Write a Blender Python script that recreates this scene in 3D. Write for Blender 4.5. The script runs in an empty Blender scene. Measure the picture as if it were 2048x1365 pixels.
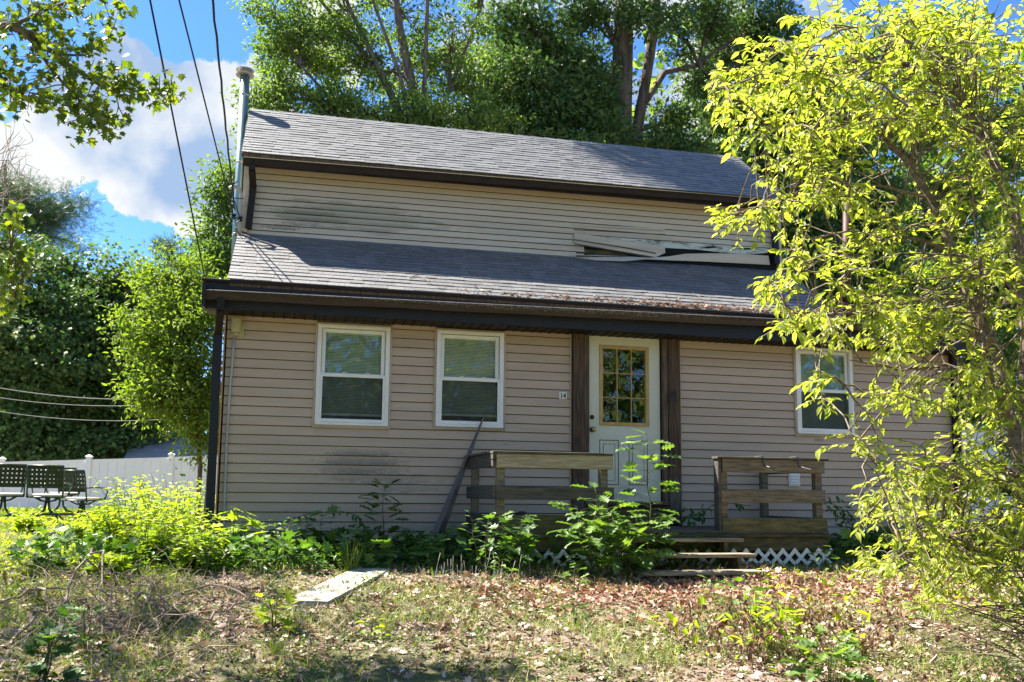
import bpy, math, random
import numpy as np
from mathutils import Vector, Matrix
rng = np.random.default_rng(7); random.seed(7)
S = bpy.context.scene; C = S.collection

# ------------------------------------------------------------------ camera
F, PY, YAW, PITCH, ROLL = 1806.16, 766.1, 0.24828, 0.12175, 0.0106
CAM = np.array([0.6173, -9.9851, 0.5308])
fwd = np.array([math.sin(YAW)*math.cos(PITCH), math.cos(YAW)*math.cos(PITCH), math.sin(PITCH)])
rt = np.array([math.cos(YAW), -math.sin(YAW), 0.0]); up = np.cross(rt, fwd)
r2 = math.cos(ROLL)*rt+math.sin(ROLL)*up; u2 = -math.sin(ROLL)*rt+math.cos(ROLL)*up
cd = bpy.data.cameras.new('camera'); co = bpy.data.objects.new('camera', cd); C.objects.link(co)
M = Matrix.Identity(4)
for i in range(3):
    M[i][0] = r2[i]; M[i][1] = u2[i]; M[i][2] = -fwd[i]; M[i][3] = CAM[i]
co.matrix_world = M
cd.sensor_width = 36; cd.lens = F/2048*36; cd.shift_y = (PY-682.5)/2048; cd.clip_end = 800; cd.clip_start = .05
S.camera = co

def ray(px, py):
    return fwd+(px-1024)/F*r2-(py-PY)/F*u2
def at(px, py, Y):
    """world point on the vertical plane at depth Y seen at a photo position"""
    d = ray(px, py); return CAM+(Y-CAM[1])/d[1]*d

# ------------------------------------------------------------------ world, sun, exposure
SUN = np.array([-0.72, 0.56, 1.26]); SUN /= np.linalg.norm(SUN)
EL = math.asin(SUN[2]); AZ = math.atan2(SUN[0], SUN[1])
W = bpy.data.worlds.new('World'); S.world = W; W.use_nodes = True
wt = W.node_tree; wt.nodes.clear()
def wn(t, **k):
    n = wt.nodes.new(t)
    for a, b in k.items(): setattr(n, a, b)
    return n
def wmath(op, a, b=None, c=None, clamp=False):
    n = wn('ShaderNodeMath', operation=op, use_clamp=clamp)
    for i, v in enumerate((a, b, c)):
        if v is None: continue
        if hasattr(v, 'node'): wt.links.new(v, n.inputs[i])
        else: n.inputs[i].default_value = v
    return n.outputs[0]
sky = wn('ShaderNodeTexSky', sky_type='NISHITA', sun_disc=False, sun_elevation=EL, sun_rotation=AZ,
         air_density=1.0, dust_density=0.3, ozone_density=2.5)
tc = wn('ShaderNodeTexCoord')
nz = wn('ShaderNodeTexNoise'); nz.inputs['Scale'].default_value = 7.5; nz.inputs['Detail'].default_value = 12; nz.inputs['Roughness'].default_value = .64
wt.links.new(tc.outputs['Generated'], nz.inputs['Vector'])
cov = wmath('MULTIPLY_ADD', nz.outputs['Fac'], 3.4, -1.32)
def bump(px, py, rad_px, amt):
    global cov
    d = ray(px, py); d = d/np.linalg.norm(d)
    dp = wn('ShaderNodeVectorMath', operation='DOT_PRODUCT'); dp.inputs[1].default_value = d
    nrm = wn('ShaderNodeVectorMath', operation='NORMALIZE')
    wt.links.new(tc.outputs['Generated'], nrm.inputs[0]); wt.links.new(nrm.outputs[0], dp.inputs[0])
    mr = wn('ShaderNodeMapRange', interpolation_type='SMOOTHSTEP')
    wt.links.new(dp.outputs['Value'], mr.inputs[0])
    mr.inputs[1].default_value = math.cos(rad_px/F); mr.inputs[2].default_value = 1.0
    mr.inputs[3].default_value = 0; mr.inputs[4].default_value = amt
    cov = wmath('ADD', cov, mr.outputs[0])
for b in ((330,140,210,.42),(260,110,220,.25),(120,310,230,.4),(320,340,260,.5),(320,400,120,.55),(420,230,190,.3),(490,160,130,.35),(30,270,170,.25),
          (425,20,170,-.9),(170,490,170,-.9),(330,530,130,-.9),(1300,160,420,.25),(60,60,180,-.3)):
    bump(*b)
cl = wn('ShaderNodeMapRange', interpolation_type='SMOOTHSTEP'); wt.links.new(cov, cl.inputs[0])
cl.inputs[1].default_value = .50; cl.inputs[2].default_value = .63
nz2 = wn('ShaderNodeTexNoise'); nz2.inputs['Scale'].default_value = 9; nz2.inputs['Detail'].default_value = 8
mp = wn('ShaderNodeMapping'); mp.inputs['Location'].default_value = (3, 1, 7)
wt.links.new(tc.outputs['Generated'], mp.inputs[0]); wt.links.new(mp.outputs[0], nz2.inputs['Vector'])
cr = wn('ShaderNodeValToRGB'); wt.links.new(nz2.outputs['Fac'], cr.inputs[0])
cr.color_ramp.elements[0].position = .40; cr.color_ramp.elements[0].color = (1.5, 2.1, 3.1, 1)
cr.color_ramp.elements[1].position = .58; cr.color_ramp.elements[1].color = (3.6, 3.68, 3.75, 1)
tint = wn('ShaderNodeMix', data_type='RGBA', blend_type='MULTIPLY'); tint.inputs[0].default_value = 1
wt.links.new(sky.outputs[0], tint.inputs[6]); tint.inputs[7].default_value = (.40, .66, .98, 1)
mx = wn('ShaderNodeMix', data_type='RGBA')
wt.links.new(cl.outputs[0], mx.inputs[0]); wt.links.new(tint.outputs[2], mx.inputs[6]); wt.links.new(cr.outputs[0], mx.inputs[7])
bg = wn('ShaderNodeBackground'); bg.inputs[1].default_value = .062
wt.links.new(mx.outputs[2], bg.inputs[0])
wo = wn('ShaderNodeOutputWorld'); wt.links.new(bg.outputs[0], wo.inputs[0])
sl = bpy.data.lights.new('sun', 'SUN'); sl.energy = 5; sl.angle = math.radians(.53); sl.color = (1, .93, .82)
so = bpy.data.objects.new('sun', sl); C.objects.link(so)
so.rotation_euler = Vector(SUN).to_track_quat('Z', 'Y').to_euler(); so.location = (-20, 20, 30)
S.view_settings.view_transform = 'Standard'; S.view_settings.look = 'None'
S.view_settings.exposure = 2.15; S.view_settings.gamma = 1; S.view_settings.use_curve_mapping = False
S.cycles.max_bounces = 6; S.cycles.diffuse_bounces = 3; S.cycles.transparent_max_bounces = 12
S.cycles.transmission_bounces = 4; S.cycles.glossy_bounces = 3

# ------------------------------------------------------------------ materials
MATS = {}
def nodes(name):
    m = bpy.data.materials.new(name); m.use_nodes = True; t = m.node_tree; t.nodes.clear()
    o = t.nodes.new('ShaderNodeOutputMaterial'); MATS[name] = m
    return m, t, o
def mat(name, c1, c2=None, rough=.7, scale=(6, 6, 6), detail=5, metal=0, spec=.3, bumpd=0, pos=(.35, .65), rand=.08, stain=None, lap=None):
    """two tone noise material in world sized object coordinates"""
    m, t, o = nodes(name); L = t.links
    c2 = c2 or tuple(x*.75 for x in c1)
    tcn = t.nodes.new('ShaderNodeTexCoord'); mp = t.nodes.new('ShaderNodeMapping'); mp.inputs['Scale'].default_value = scale
    L.new(tcn.outputs['Object'], mp.inputs[0])
    n = t.nodes.new('ShaderNodeTexNoise'); n.inputs['Scale'].default_value = 1; n.inputs['Detail'].default_value = detail; n.inputs['Roughness'].default_value = .62
    L.new(mp.outputs[0], n.inputs['Vector'])
    cr = t.nodes.new('ShaderNodeValToRGB'); L.new(n.outputs['Fac'], cr.inputs[0])
    cr.color_ramp.elements[0].position = pos[0]; cr.color_ramp.elements[1].position = pos[1]
    cr.color_ramp.elements[0].color = (*c2, 1); cr.color_ramp.elements[1].color = (*c1, 1)
    col = cr.outputs[0]
    if rand:
        oi = t.nodes.new('ShaderNodeObjectInfo'); mr = t.nodes.new('ShaderNodeMapRange'); L.new(oi.outputs['Random'], mr.inputs[0])
        mr.inputs[3].default_value = 1-rand; mr.inputs[4].default_value = 1+rand
        hs = t.nodes.new('ShaderNodeHueSaturation'); L.new(mr.outputs[0], hs.inputs['Value']); L.new(col, hs.inputs['Color']); col = hs.outputs[0]
    for st in (stain or []):   # (centre, radii, colour, noise scale, strength, threshold)
        cen, rad, sc, ns, amt, th = st
        m2 = t.nodes.new('ShaderNodeMapping'); m2.vector_type = 'POINT'
        m2.inputs['Scale'].default_value = tuple(1/r for r in rad); m2.inputs['Location'].default_value = tuple(-c/r for c, r in zip(cen, rad))
        L.new(tcn.outputs['Object'], m2.inputs[0])
        ln = t.nodes.new('ShaderNodeVectorMath'); ln.operation = 'LENGTH'; L.new(m2.outputs[0], ln.inputs[0])
        m3 = t.nodes.new('ShaderNodeMapping'); m3.inputs['Scale'].default_value = ns; L.new(tcn.outputs['Object'], m3.inputs[0])
        nn = t.nodes.new('ShaderNodeTexNoise'); nn.inputs['Scale'].default_value = 1; nn.inputs['Detail'].default_value = 7; nn.inputs['Roughness'].default_value = .7
        L.new(m3.outputs[0], nn.inputs['Vector'])
        a = t.nodes.new('ShaderNodeMapRange'); L.new(ln.outputs['Value'], a.inputs[0]); a.inputs[1].default_value = .3; a.inputs[2].default_value = 1; a.inputs[3].default_value = .18; a.inputs[4].default_value = -.25
        s = t.nodes.new('ShaderNodeMath'); s.operation = 'ADD'; L.new(a.outputs[0], s.inputs[0]); L.new(nn.outputs['Fac'], s.inputs[1])
        b = t.nodes.new('ShaderNodeMapRange'); L.new(s.outputs[0], b.inputs[0]); b.inputs[1].default_value = th; b.inputs[2].default_value = th+.1; b.inputs[4].default_value = amt
        bo = b.outputs[0]
        if lap:   # dirt gathers towards the lower edge of every board
            sx = t.nodes.new('ShaderNodeSeparateXYZ'); L.new(tcn.outputs['Object'], sx.inputs[0])
            q1 = t.nodes.new('ShaderNodeMath'); q1.operation = 'MULTIPLY_ADD'; L.new(sx.outputs[0], q1.inputs[0]); q1.inputs[1].default_value = -lap[2]; L.new(sx.outputs[2], q1.inputs[2])
            q2 = t.nodes.new('ShaderNodeMath'); q2.operation = 'MULTIPLY_ADD'; L.new(q1.outputs[0], q2.inputs[0]); q2.inputs[1].default_value = 1/lap[0]; q2.inputs[2].default_value = -lap[1]/lap[0]+100
            q3 = t.nodes.new('ShaderNodeMath'); q3.operation = 'FRACT'; L.new(q2.outputs[0], q3.inputs[0])
            q4 = t.nodes.new('ShaderNodeMapRange'); L.new(q3.outputs[0], q4.inputs[0]); q4.inputs[1].default_value = .05; q4.inputs[2].default_value = .95; q4.inputs[3].default_value = 1.15; q4.inputs[4].default_value = .25
            q5 = t.nodes.new('ShaderNodeMath'); q5.operation = 'MULTIPLY'; L.new(q4.outputs[0], q5.inputs[0]); L.new(bo, q5.inputs[1]); q5.use_clamp = True; bo = q5.outputs[0]
        x = t.nodes.new('ShaderNodeMix'); x.data_type = 'RGBA'; L.new(bo, x.inputs[0]); L.new(col, x.inputs[6]); x.inputs[7].default_value = (*sc, 1); col = x.outputs[2]
    p = t.nodes.new('ShaderNodeBsdfPrincipled'); L.new(col, p.inputs['Base Color'])
    p.inputs['Roughness'].default_value = rough; p.inputs['Metallic'].default_value = metal; p.inputs['Specular IOR Level'].default_value = spec
    if bumpd:
        b = t.nodes.new('ShaderNodeBump'); b.inputs['Distance'].default_value = bumpd; b.inputs['Strength'].default_value = .8; L.new(n.outputs['Fac'], b.inputs['Height']); L.new(b.outputs[0], p.inputs['Normal'])
    L.new(p.outputs[0], o.inputs[0]); return m
def leafmat(name, cols, trans, tcol, rough=.45, spec=.35):
    """cols: colour stops from dark to pale; trans: share of light let through"""
    m, t, o = nodes(name); L = t.links
    a = t.nodes.new('ShaderNodeAttribute'); a.attribute_name = 'rnd'
    oi = t.nodes.new('ShaderNodeObjectInfo')
    ad = t.nodes.new('ShaderNodeMath'); ad.operation = 'MULTIPLY_ADD'; L.new(oi.outputs['Random'], ad.inputs[0]); ad.inputs[1].default_value = .2
    L.new(a.outputs['Fac'], ad.inputs[2])
    cr = t.nodes.new('ShaderNodeValToRGB'); L.new(ad.outputs[0], cr.inputs[0])
    el = cr.color_ramp.elements
    while len(el) < len(cols): el.new(.5)
    for i, c in enumerate(cols): el[i].position = i/(len(cols)-1)*1.1 if i/(len(cols)-1)*1.1 < 1 else 1; el[i].color = (*c, 1)
    p = t.nodes.new('ShaderNodeBsdfPrincipled'); L.new(cr.outputs[0], p.inputs['Base Color']); p.inputs['Roughness'].default_value = rough; p.inputs['Specular IOR Level'].default_value = spec
    tr = t.nodes.new('ShaderNodeBsdfTranslucent')
    mu = t.nodes.new('ShaderNodeMix'); mu.data_type = 'RGBA'; mu.blend_type = 'MULTIPLY'; mu.inputs[0].default_value = 1
    L.new(cr.outputs[0], mu.inputs[6]); mu.inputs[7].default_value = (*tcol, 1); L.new(mu.outputs[2], tr.inputs[0])
    ms = t.nodes.new('ShaderNodeMixShader'); ms.inputs[0].default_value = trans
    L.new(p.outputs[0], ms.inputs[1]); L.new(tr.outputs[0], ms.inputs[2]); L.new(ms.outputs[0], o.inputs[0]); return m

STAIN_LOW = [((1.42, 0, .85), (.70, .5, .26), (.16, .15, .12), (26, 20, 60), .65, .50), ((1.5, 0, .78), (1.1, .5, .4), (.16, .15, .12), (9, 9, 30), .5, .56), ((2.0, 0, .62), (.8, .5, .3), (.14, .15, .12), (7, 7, 36), .45, .60),
             ((3.0, 0, 1.1), (.7, .5, .1), (.2, .2, .15), (9, 9, 30), .4, .63), ((7.1, 0, 1.23), (.12, .5, .05), (.1, .1, .06), (20, 20, 20), .5, .52),
             ((4.5, 0, 2.2), (6.5, .5, .25), (.36, .25, .12), (1.6, 2, 9), .35, .5), ((4, 0, .1), (6, .5, .2), (.22, .23, .17), (3, 3, 12), .3, .55)]
STAIN_UP = [((1.35, 1.1, 3.93), (1.75, .5, .30), (.24, .24, .155), (2.6, 3, 15), .75, .46), ((.85, 1.1, 3.88), (.8, .5, .22), (.15, .155, .10), (7, 5, 34), .7, .50),
            ((4.5, 1.1, 3.9), (3.5, .5, .4), (.36, .33, .24), (1.2, 3, 12), .4, .55), ((2.6, 1.1, 4.5), (3, .5, .12), (.32, .24, .14), (1.5, 3, 8), .4, .5), ((.5, 1.1, 3.72), (.5, .5, .07), (.04, .06, .04), (26, 26, 26), .9, .58)]
SID = (.50, .39, .29)
mat('siding_vinyl', SID, (.44, .34, .25), rough=.55, scale=(1.2, 2, 14), stain=STAIN_LOW, lap=(.1016, 0, 0), rand=.05, bumpd=.0008)
mat('siding_upper_vinyl', (.60, .51, .375), (.54, .455, .33), rough=.55, scale=(1.2, 2, 14), stain=STAIN_UP, lap=(.0792, 3.655, .0115), rand=.05, bumpd=.0008)
mat('beige_trim', (.48, .38, .28), rough=.5, scale=(3, 3, 3))
mat('white_vinyl', (.80, .80, .76), (.72, .72, .67), rough=.4, scale=(4, 4, 4), rand=0)
mat('brown_metal', (.022, .015, .012), (.014, .010, .009), rough=.6, scale=(8, 8, 8), spec=.25)
mat('gutter_metal', (.035, .022, .016), (.016, .012, .010), rough=.5, scale=(3, 3, 30), spec=.4, stain=[((2, -.46, 2.6), (9, .3, .12), (.22, .2, .16), (40, 40, 90), .7, .64)])
mat('blue_black_metal', (.016, .018, .024), (.011, .013, .018), rough=.5, scale=(5, 5, 5), spec=.3)
mat('gutter_inside', (.42, .40, .20), (.22, .2, .10), rough=.4, scale=(7, 7, 7))
mat('galvanised_steel', (.28, .38, .36), (.17, .27, .27), rough=.3, scale=(9, 9, 1), metal=.6, rand=0)
mat('cap_steel', (.55, .52, .48), (.35, .31, .27), rough=.45, scale=(20, 20, 20), metal=.6, rand=0)
mat('shingle', (.20, .195, .188), (.06, .065, .072), rough=.5, scale=(90, 90, 90), detail=3, spec=.7, rand=.20, bumpd=.002)
mat('door_paint', (.62, .62, .50), (.57, .57, .45), rough=.4, scale=(3, 3, 3), rand=0, stain=[((4.5, 0, .55), (.5, .5, .2), (.3, .33, .27), (8, 8, 20), .4, .6)])
mat('yellow_frame', (.50, .34, .13), (.38, .25, .08), rough=.5, scale=(12, 12, 12), rand=0)
mat('lap_shade_dirt', (.10, .065, .045), (.05, .035, .025), rough=.9, scale=(5, 5, 5), rand=.1)  # lap dirt, darkened to paint in the shadow line under each course
mat('brown_groove', (.12, .045, .025), rough=.7)
mat('dark_wood', (.17, .115, .075), (.05, .036, .027), rough=.85, scale=(55, 55, 4), detail=8, bumpd=.004, rand=.12)
mat('post_wood', (.135, .085, .05), (.035, .025, .018), rough=.85, scale=(48, 48, 3.2), detail=8, bumpd=.004, stain=[((4.6, 0, .5), (1.5, .5, .5), (.15, .17, .15), (20, 20, 3), .5, .5)])
mat('rail_wood', (.27, .22, .145), (.075, .062, .042), rough=.85, scale=(6, 70, 100), detail=9, bumpd=.003, rand=.2)
mat('dark_rail', (.12, .105, .08), (.035, .032, .027), rough=.88, scale=(3.5, 40, 55), detail=9, bumpd=.003, rand=.2)
mat('rail_wood_pale', (.46, .39, .27), (.22, .17, .10), rough=.85, scale=(5, 70, 110), detail=9, bumpd=.003, rand=.1)
mat('mossy_wood', (.13, .11, .045), (.045, .045, .022), rough=.9, scale=(5, 25, 25), detail=8, bumpd=.003, rand=.2)
mat('deck_wood', (.12, .10, .075), (.05, .04, .03), rough=.9, scale=(40, 4, 30), detail=8, bumpd=.003, rand=.25)
mat('tread_wood', (.34, .29, .21), (.13, .10, .07), rough=.9, scale=(3, 30, 30), detail=8, bumpd=.003, rand=.2)
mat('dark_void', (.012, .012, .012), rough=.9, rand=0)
mat('blind_slat', (.66, .66, .52), (.58, .58, .46), rough=.5, scale=(3, 3, 3), rand=0)
mat('foundation', (.09, .085, .07), (.04, .04, .035), rough=.95, scale=(12, 12, 12), bumpd=.01)
mat('torn_wrap', (.50, .54, .47), (.10, .11, .07), rough=.7, scale=(5, 5, 22), detail=8, pos=(.36, .5), bumpd=.004)
mat('black_metal', (.012, .012, .013), rough=.4, spec=.5, rand=0)
mat('number_white', (.75, .75, .70), rough=.4, rand=0)
mat('brass', (.45, .33, .16), (.3, .2, .1), rough=.3, metal=.9, rand=0)
mat('conduit_grey', (.45, .45, .42), (.36, .36, .34), rough=.5, rand=0)
mat('lamp_beige', (.48, .41, .19), (.42, .36, .16), rough=.45, rand=0)
mat('strip_metal', (.17, .14, .12), (.12, .10, .09), rough=.5, scale=(4, 4, 4), metal=.2)
mat('white_fence', (.88, .89, .89), (.83, .84, .85), rough=.5, scale=(.8, .8, .8), rand=.02)
mat('green_metal', (.012, .05, .035), (.008, .03, .022), rough=.4, spec=.5, rand=0)
mat('strap', (.022, .035, .014), (.014, .026, .012), rough=.6, rand=.15)
mat('cushion', (.72, .74, .72), (.6, .63, .6), rough=.8, rand=.03)
mat('concrete_slab', (.44, .41, .36), (.22, .20, .16), rough=.9, scale=(9, 9, 9), rand=0, bumpd=.004, stain=[((0, 0, 0), (20, 20, 20), (.2, .2, .16), (6, 6, 6), .6, .74)])
mat('bark_grey', (.20, .165, .13), (.07, .055, .045), rough=.95, scale=(14, 14, 3), detail=8, bumpd=.03, rand=.1)
mat('bark_oak', (.17, .12, .085), (.035, .026, .02), rough=.95, scale=(9, 9, 1.5), detail=8, bumpd=.05, rand=.1)
mat('bark_cherry', (.23, .18, .13), (.07, .055, .04), rough=.85, scale=(22, 22, 30), detail=7, bumpd=.006, rand=.1)
mat('twig', (.20, .14, .10), (.10, .07, .05), rough=.9, scale=(10, 10, 10), rand=.2)
mat('dead_twig', (.30, .24, .18), (.16, .12, .09), rough=.9, scale=(10, 10, 10), rand=.2)
mat('green_stem', (.10, .13, .04), (.07, .08, .03), rough=.7, rand=.1)
mat('rust', (.075, .025, .014), (.04, .014, .009), rough=.6, scale=(5, 5, 2), rand=0)
mat('grey_roof', (.33, .32, .31), (.25, .24, .235), rough=.9, scale=(2, 2, 9), rand=.05)
mat('white_paint', (.82, .84, .86), rough=.5, rand=0)
mat('teal_paint', (.04, .22, .20), rough=.5, rand=0)
mat('wire_black', (.015, .015, .016), rough=.5, rand=0)
mat('wire_pale', (.45, .45, .42), rough=.5, rand=0)
mat('debris', (.36, .22, .14), (.14, .08, .05), rough=.95, scale=(40, 40, 40), rand=.1)

G = (1, 1, 1)
leafmat('leaf_cherry', [(.09, .14, .02), (.21, .28, .035), (.33, .38, .065), (.45, .48, .16)], .55, (1.7, 1.65, .7), rough=.45)
leafmat('leaf_bright', [(.14, .22, .018), (.24, .34, .02), (.36, .42, .03)], .5, (1.6, 1.65, .6), rough=.5)
leafmat('leaf_maple_far', [(.045, .09, .022), (.10, .16, .04), (.20, .25, .08)], .34, (1.6, 1.7, .7), rough=.55, spec=.3)
leafmat('leaf_dark_far', [(.03, .065, .022), (.07, .13, .035), (.15, .21, .06)], .26, (1.4, 1.6, .8), rough=.55, spec=.3)
leafmat('leaf_mid_far', [(.05, .10, .028), (.11, .18, .045), (.22, .29, .09)], .42, (1.6, 1.7, .6), rough=.55, spec=.3)
leafmat('leaf_yellow_far', [(.07, .12, .02), (.14, .21, .03), (.24, .30, .05)], .42, (1.6, 1.7, .6), rough=.55, spec=.3)
leafmat('leaf_pine', [(.03, .07, .03), (.06, .12, .04), (.12, .18, .06)], .2, (1.3, 1.4, .9))
leafmat('leaf_maple_near', [(.05, .10, .015), (.10, .16, .02), (.2, .25, .03)], .42, (1.6, 1.6, .4))
leafmat('leaf_sapling', [(.03, .08, .018), (.06, .13, .025), (.12, .2, .04)], .35, (1.5, 1.7, .5))
leafmat('leaf_oak', [(.05, .11, .025), (.10, .18, .04), (.17, .25, .06)], .35, (1.6, 1.7, .5))
leafmat('grass_blade', [(.06, .12, .02), (.12, .20, .035), (.2, .27, .06), (.40, .37, .2)], .30, (1.5, 1.5, .6), rough=.6)
leafmat('lawn_blade', [(.08, .14, .02), (.15, .22, .03), (.26, .31, .06)], .35, (1.5, 1.6, .5), rough=.6)
leafmat('weed_leaf', [(.05, .09, .02), (.09, .14, .03), (.17, .21, .05)], .30, (1.5, 1.6, .6))
leafmat('litter_leaf', [(.07, .04, .028), (.22, .14, .10), (.42, .31, .24), (.62, .50, .41)], .12, (1.2, 1, .8), rough=.75, spec=.2)
leafmat('red_litter_leaf', [(.12, .055, .035), (.28, .15, .10), (.44, .28, .21), (.58, .43, .35)], .14, (1.3, .9, .6), rough=.7, spec=.2)
leafmat('dead_leaf', [(.08, .045, .03), (.20, .12, .08), (.36, .25, .17)], .15, (1.2, .9, .7), rough=.8, spec=.15)
leafmat('petal', [(.75, .55, .02), (.8, .62, .03)], .2, (1, 1, .5))

def glass(name, tint=(.9, .95, .92)):
    m, t, o = nodes(name); L = t.links
    fr = t.nodes.new('ShaderNodeFresnel'); fr.inputs[0].default_value = 1.52
    ad = t.nodes.new('ShaderNodeMath'); ad.operation = 'MULTIPLY_ADD'; ad.inputs[1].default_value = 2.0; ad.inputs[2].default_value = .0; ad.use_clamp = True
    ge = t.nodes.new('ShaderNodeNewGeometry'); inv = t.nodes.new('ShaderNodeMath'); inv.operation = 'SUBTRACT'; inv.inputs[0].default_value = 1; L.new(ge.outputs['Backfacing'], inv.inputs[1])
    mu = t.nodes.new('ShaderNodeMath'); mu.operation = 'MULTIPLY'; L.new(fr.outputs[0], mu.inputs[0]); L.new(inv.outputs[0], mu.inputs[1]); L.new(mu.outputs[0], ad.inputs[0])
    tr = t.nodes.new('ShaderNodeBsdfTransparent'); tr.inputs[0].default_value = (*tint, 1)
    gl = t.nodes.new('ShaderNodeBsdfGlossy'); gl.inputs['Roughness'].default_value = .015; gl.inputs[0].default_value = (1, 1, 1, 1)
    tcn = t.nodes.new('ShaderNodeTexCoord'); n = t.nodes.new('ShaderNodeTexNoise'); n.inputs['Scale'].default_value = 5; L.new(tcn.outputs['Object'], n.inputs[0])
    b = t.nodes.new('ShaderNodeBump'); b.inputs['Distance'].default_value = .002; b.inputs['Strength'].default_value = .5; L.new(n.outputs['Fac'], b.inputs['Height']); L.new(b.outputs[0], gl.inputs['Normal'])
    ms = t.nodes.new('ShaderNodeMixShader'); L.new(ad.outputs[0], ms.inputs[0]); L.new(tr.outputs[0], ms.inputs[1]); L.new(gl.outputs[0], ms.inputs[2]); L.new(ms.outputs[0], o.inputs[0]); return m
glass('window_glass')
m, t, o = nodes('insect_screen'); a_ = t.nodes.new('ShaderNodeBsdfTransparent'); b_ = t.nodes.new('ShaderNodeBsdfDiffuse'); b_.inputs[0].default_value = (.05, .06, .055, 1); c_ = t.nodes.new('ShaderNodeMixShader'); c_.inputs[0].default_value = .5
t.links.new(a_.outputs[0], c_.inputs[1]); t.links.new(b_.outputs[0], c_.inputs[2]); t.links.new(c_.outputs[0], o.inputs[0])

def groundmat():
    m, t, o = nodes('ground_soil'); L = t.links
    tcn = t.nodes.new('ShaderNodeTexCoord')
    def noise(s, d=6, r=.6):
        n = t.nodes.new('ShaderNodeTexNoise'); n.inputs['Scale'].default_value = s; n.inputs['Detail'].default_value = d; n.inputs['Roughness'].default_value = r
        L.new(tcn.outputs['Object'], n.inputs['Vector']); return n.outputs['Fac']
    def ramp(f, stops):
        c = t.nodes.new('ShaderNodeValToRGB'); L.new(f, c.inputs[0])
        while len(c.color_ramp.elements) < len(stops): c.color_ramp.elements.new(.5)
        for e, (p, col) in zip(c.color_ramp.elements, stops): e.position = p; e.color = (*col, 1)
        return c.outputs[0]
    soil = ramp(noise(38, 8, .75), [(.3, (.08, .055, .04)), (.5, (.25, .19, .145)), (.68, (.46, .37, .29))])
    grn = ramp(noise(30, 8, .7), [(.3, (.04, .055, .018)), (.55, (.11, .13, .04)), (.7, (.22, .21, .09))])
    x = t.nodes.new('ShaderNodeMix'); x.data_type = 'RGBA'
    f = ramp(noise(.9, 5, .6), [(.42, (0, 0, 0)), (.58, (.8, .8, .8))])
    L.new(f, x.inputs[0]); L.new(soil, x.inputs[6]); L.new(grn, x.inputs[7])
    p = t.nodes.new('ShaderNodeBsdfPrincipled'); p.inputs['Roughness'].default_value = .95; p.inputs['Specular IOR Level'].default_value = .1
    L.new(x.outputs[2], p.inputs['Base Color'])
    b = t.nodes.new('ShaderNodeBump'); b.inputs['Distance'].default_value = .02; L.new(noise(45, 8, .8), b.inputs['Height']); L.new(b.outputs[0], p.inputs['Normal'])
    L.new(p.outputs[0], o.inputs[0])
groundmat()

# ------------------------------------------------------------------ object helpers
def thing(name, label, cat, loc=(0, 0, 0), group=None):
    o = bpy.data.objects.new(name, None); o.empty_display_size = .1; C.objects.link(o); o.location = Vector(tuple(float(v) for v in loc))
    o['label'] = label; o['category'] = cat
    if group: o['group'] = group
    return o
def tag(o, label, cat, group=None, kind=None):
    if label: o['label'] = label
    if cat: o['category'] = cat
    if group: o['group'] = group
    if kind: o['kind'] = kind
    return o
def root_of(p):
    T = Vector((0, 0, 0))
    while p is not None: T = T+p.location; p = p.parent
    return T
def link(name, me, m, parent=None, mw=None, kind=None, label=None):
    o = bpy.data.objects.new(name, me); C.objects.link(o)
    if m and not me.materials: me.materials.append(MATS[m])
    if parent is not None:
        o.parent = parent
        if parent.type == 'EMPTY': o.matrix_parent_inverse = Matrix.Translation(-parent.location)   # empties never rotate
    if mw is not None: o.matrix_basis = mw
    if kind: o['kind'] = kind
    if label: o['label'] = label
    return o
def npmesh(name, V, T, rnd=None, smooth=False):
    me = bpy.data.meshes.new(name); V = np.asarray(V, np.float32); T = np.asarray(T, np.int32)
    me.vertices.add(len(V)); me.vertices.foreach_set('co', V.ravel())
    me.loops.add(T.size); me.loops.foreach_set('vertex_index', T.ravel())
    me.polygons.add(len(T)); me.polygons.foreach_set('loop_start', np.arange(0, T.size, T.shape[1], dtype=np.int32))
    me.polygons.foreach_set('use_smooth', np.full(len(T), smooth, bool))
    if rnd is not None:
        a = me.attributes.new('rnd', 'FLOAT', 'POINT'); a.data.foreach_set('value', np.asarray(rnd, np.float32))
    me.update(calc_edges=True); return me
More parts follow.
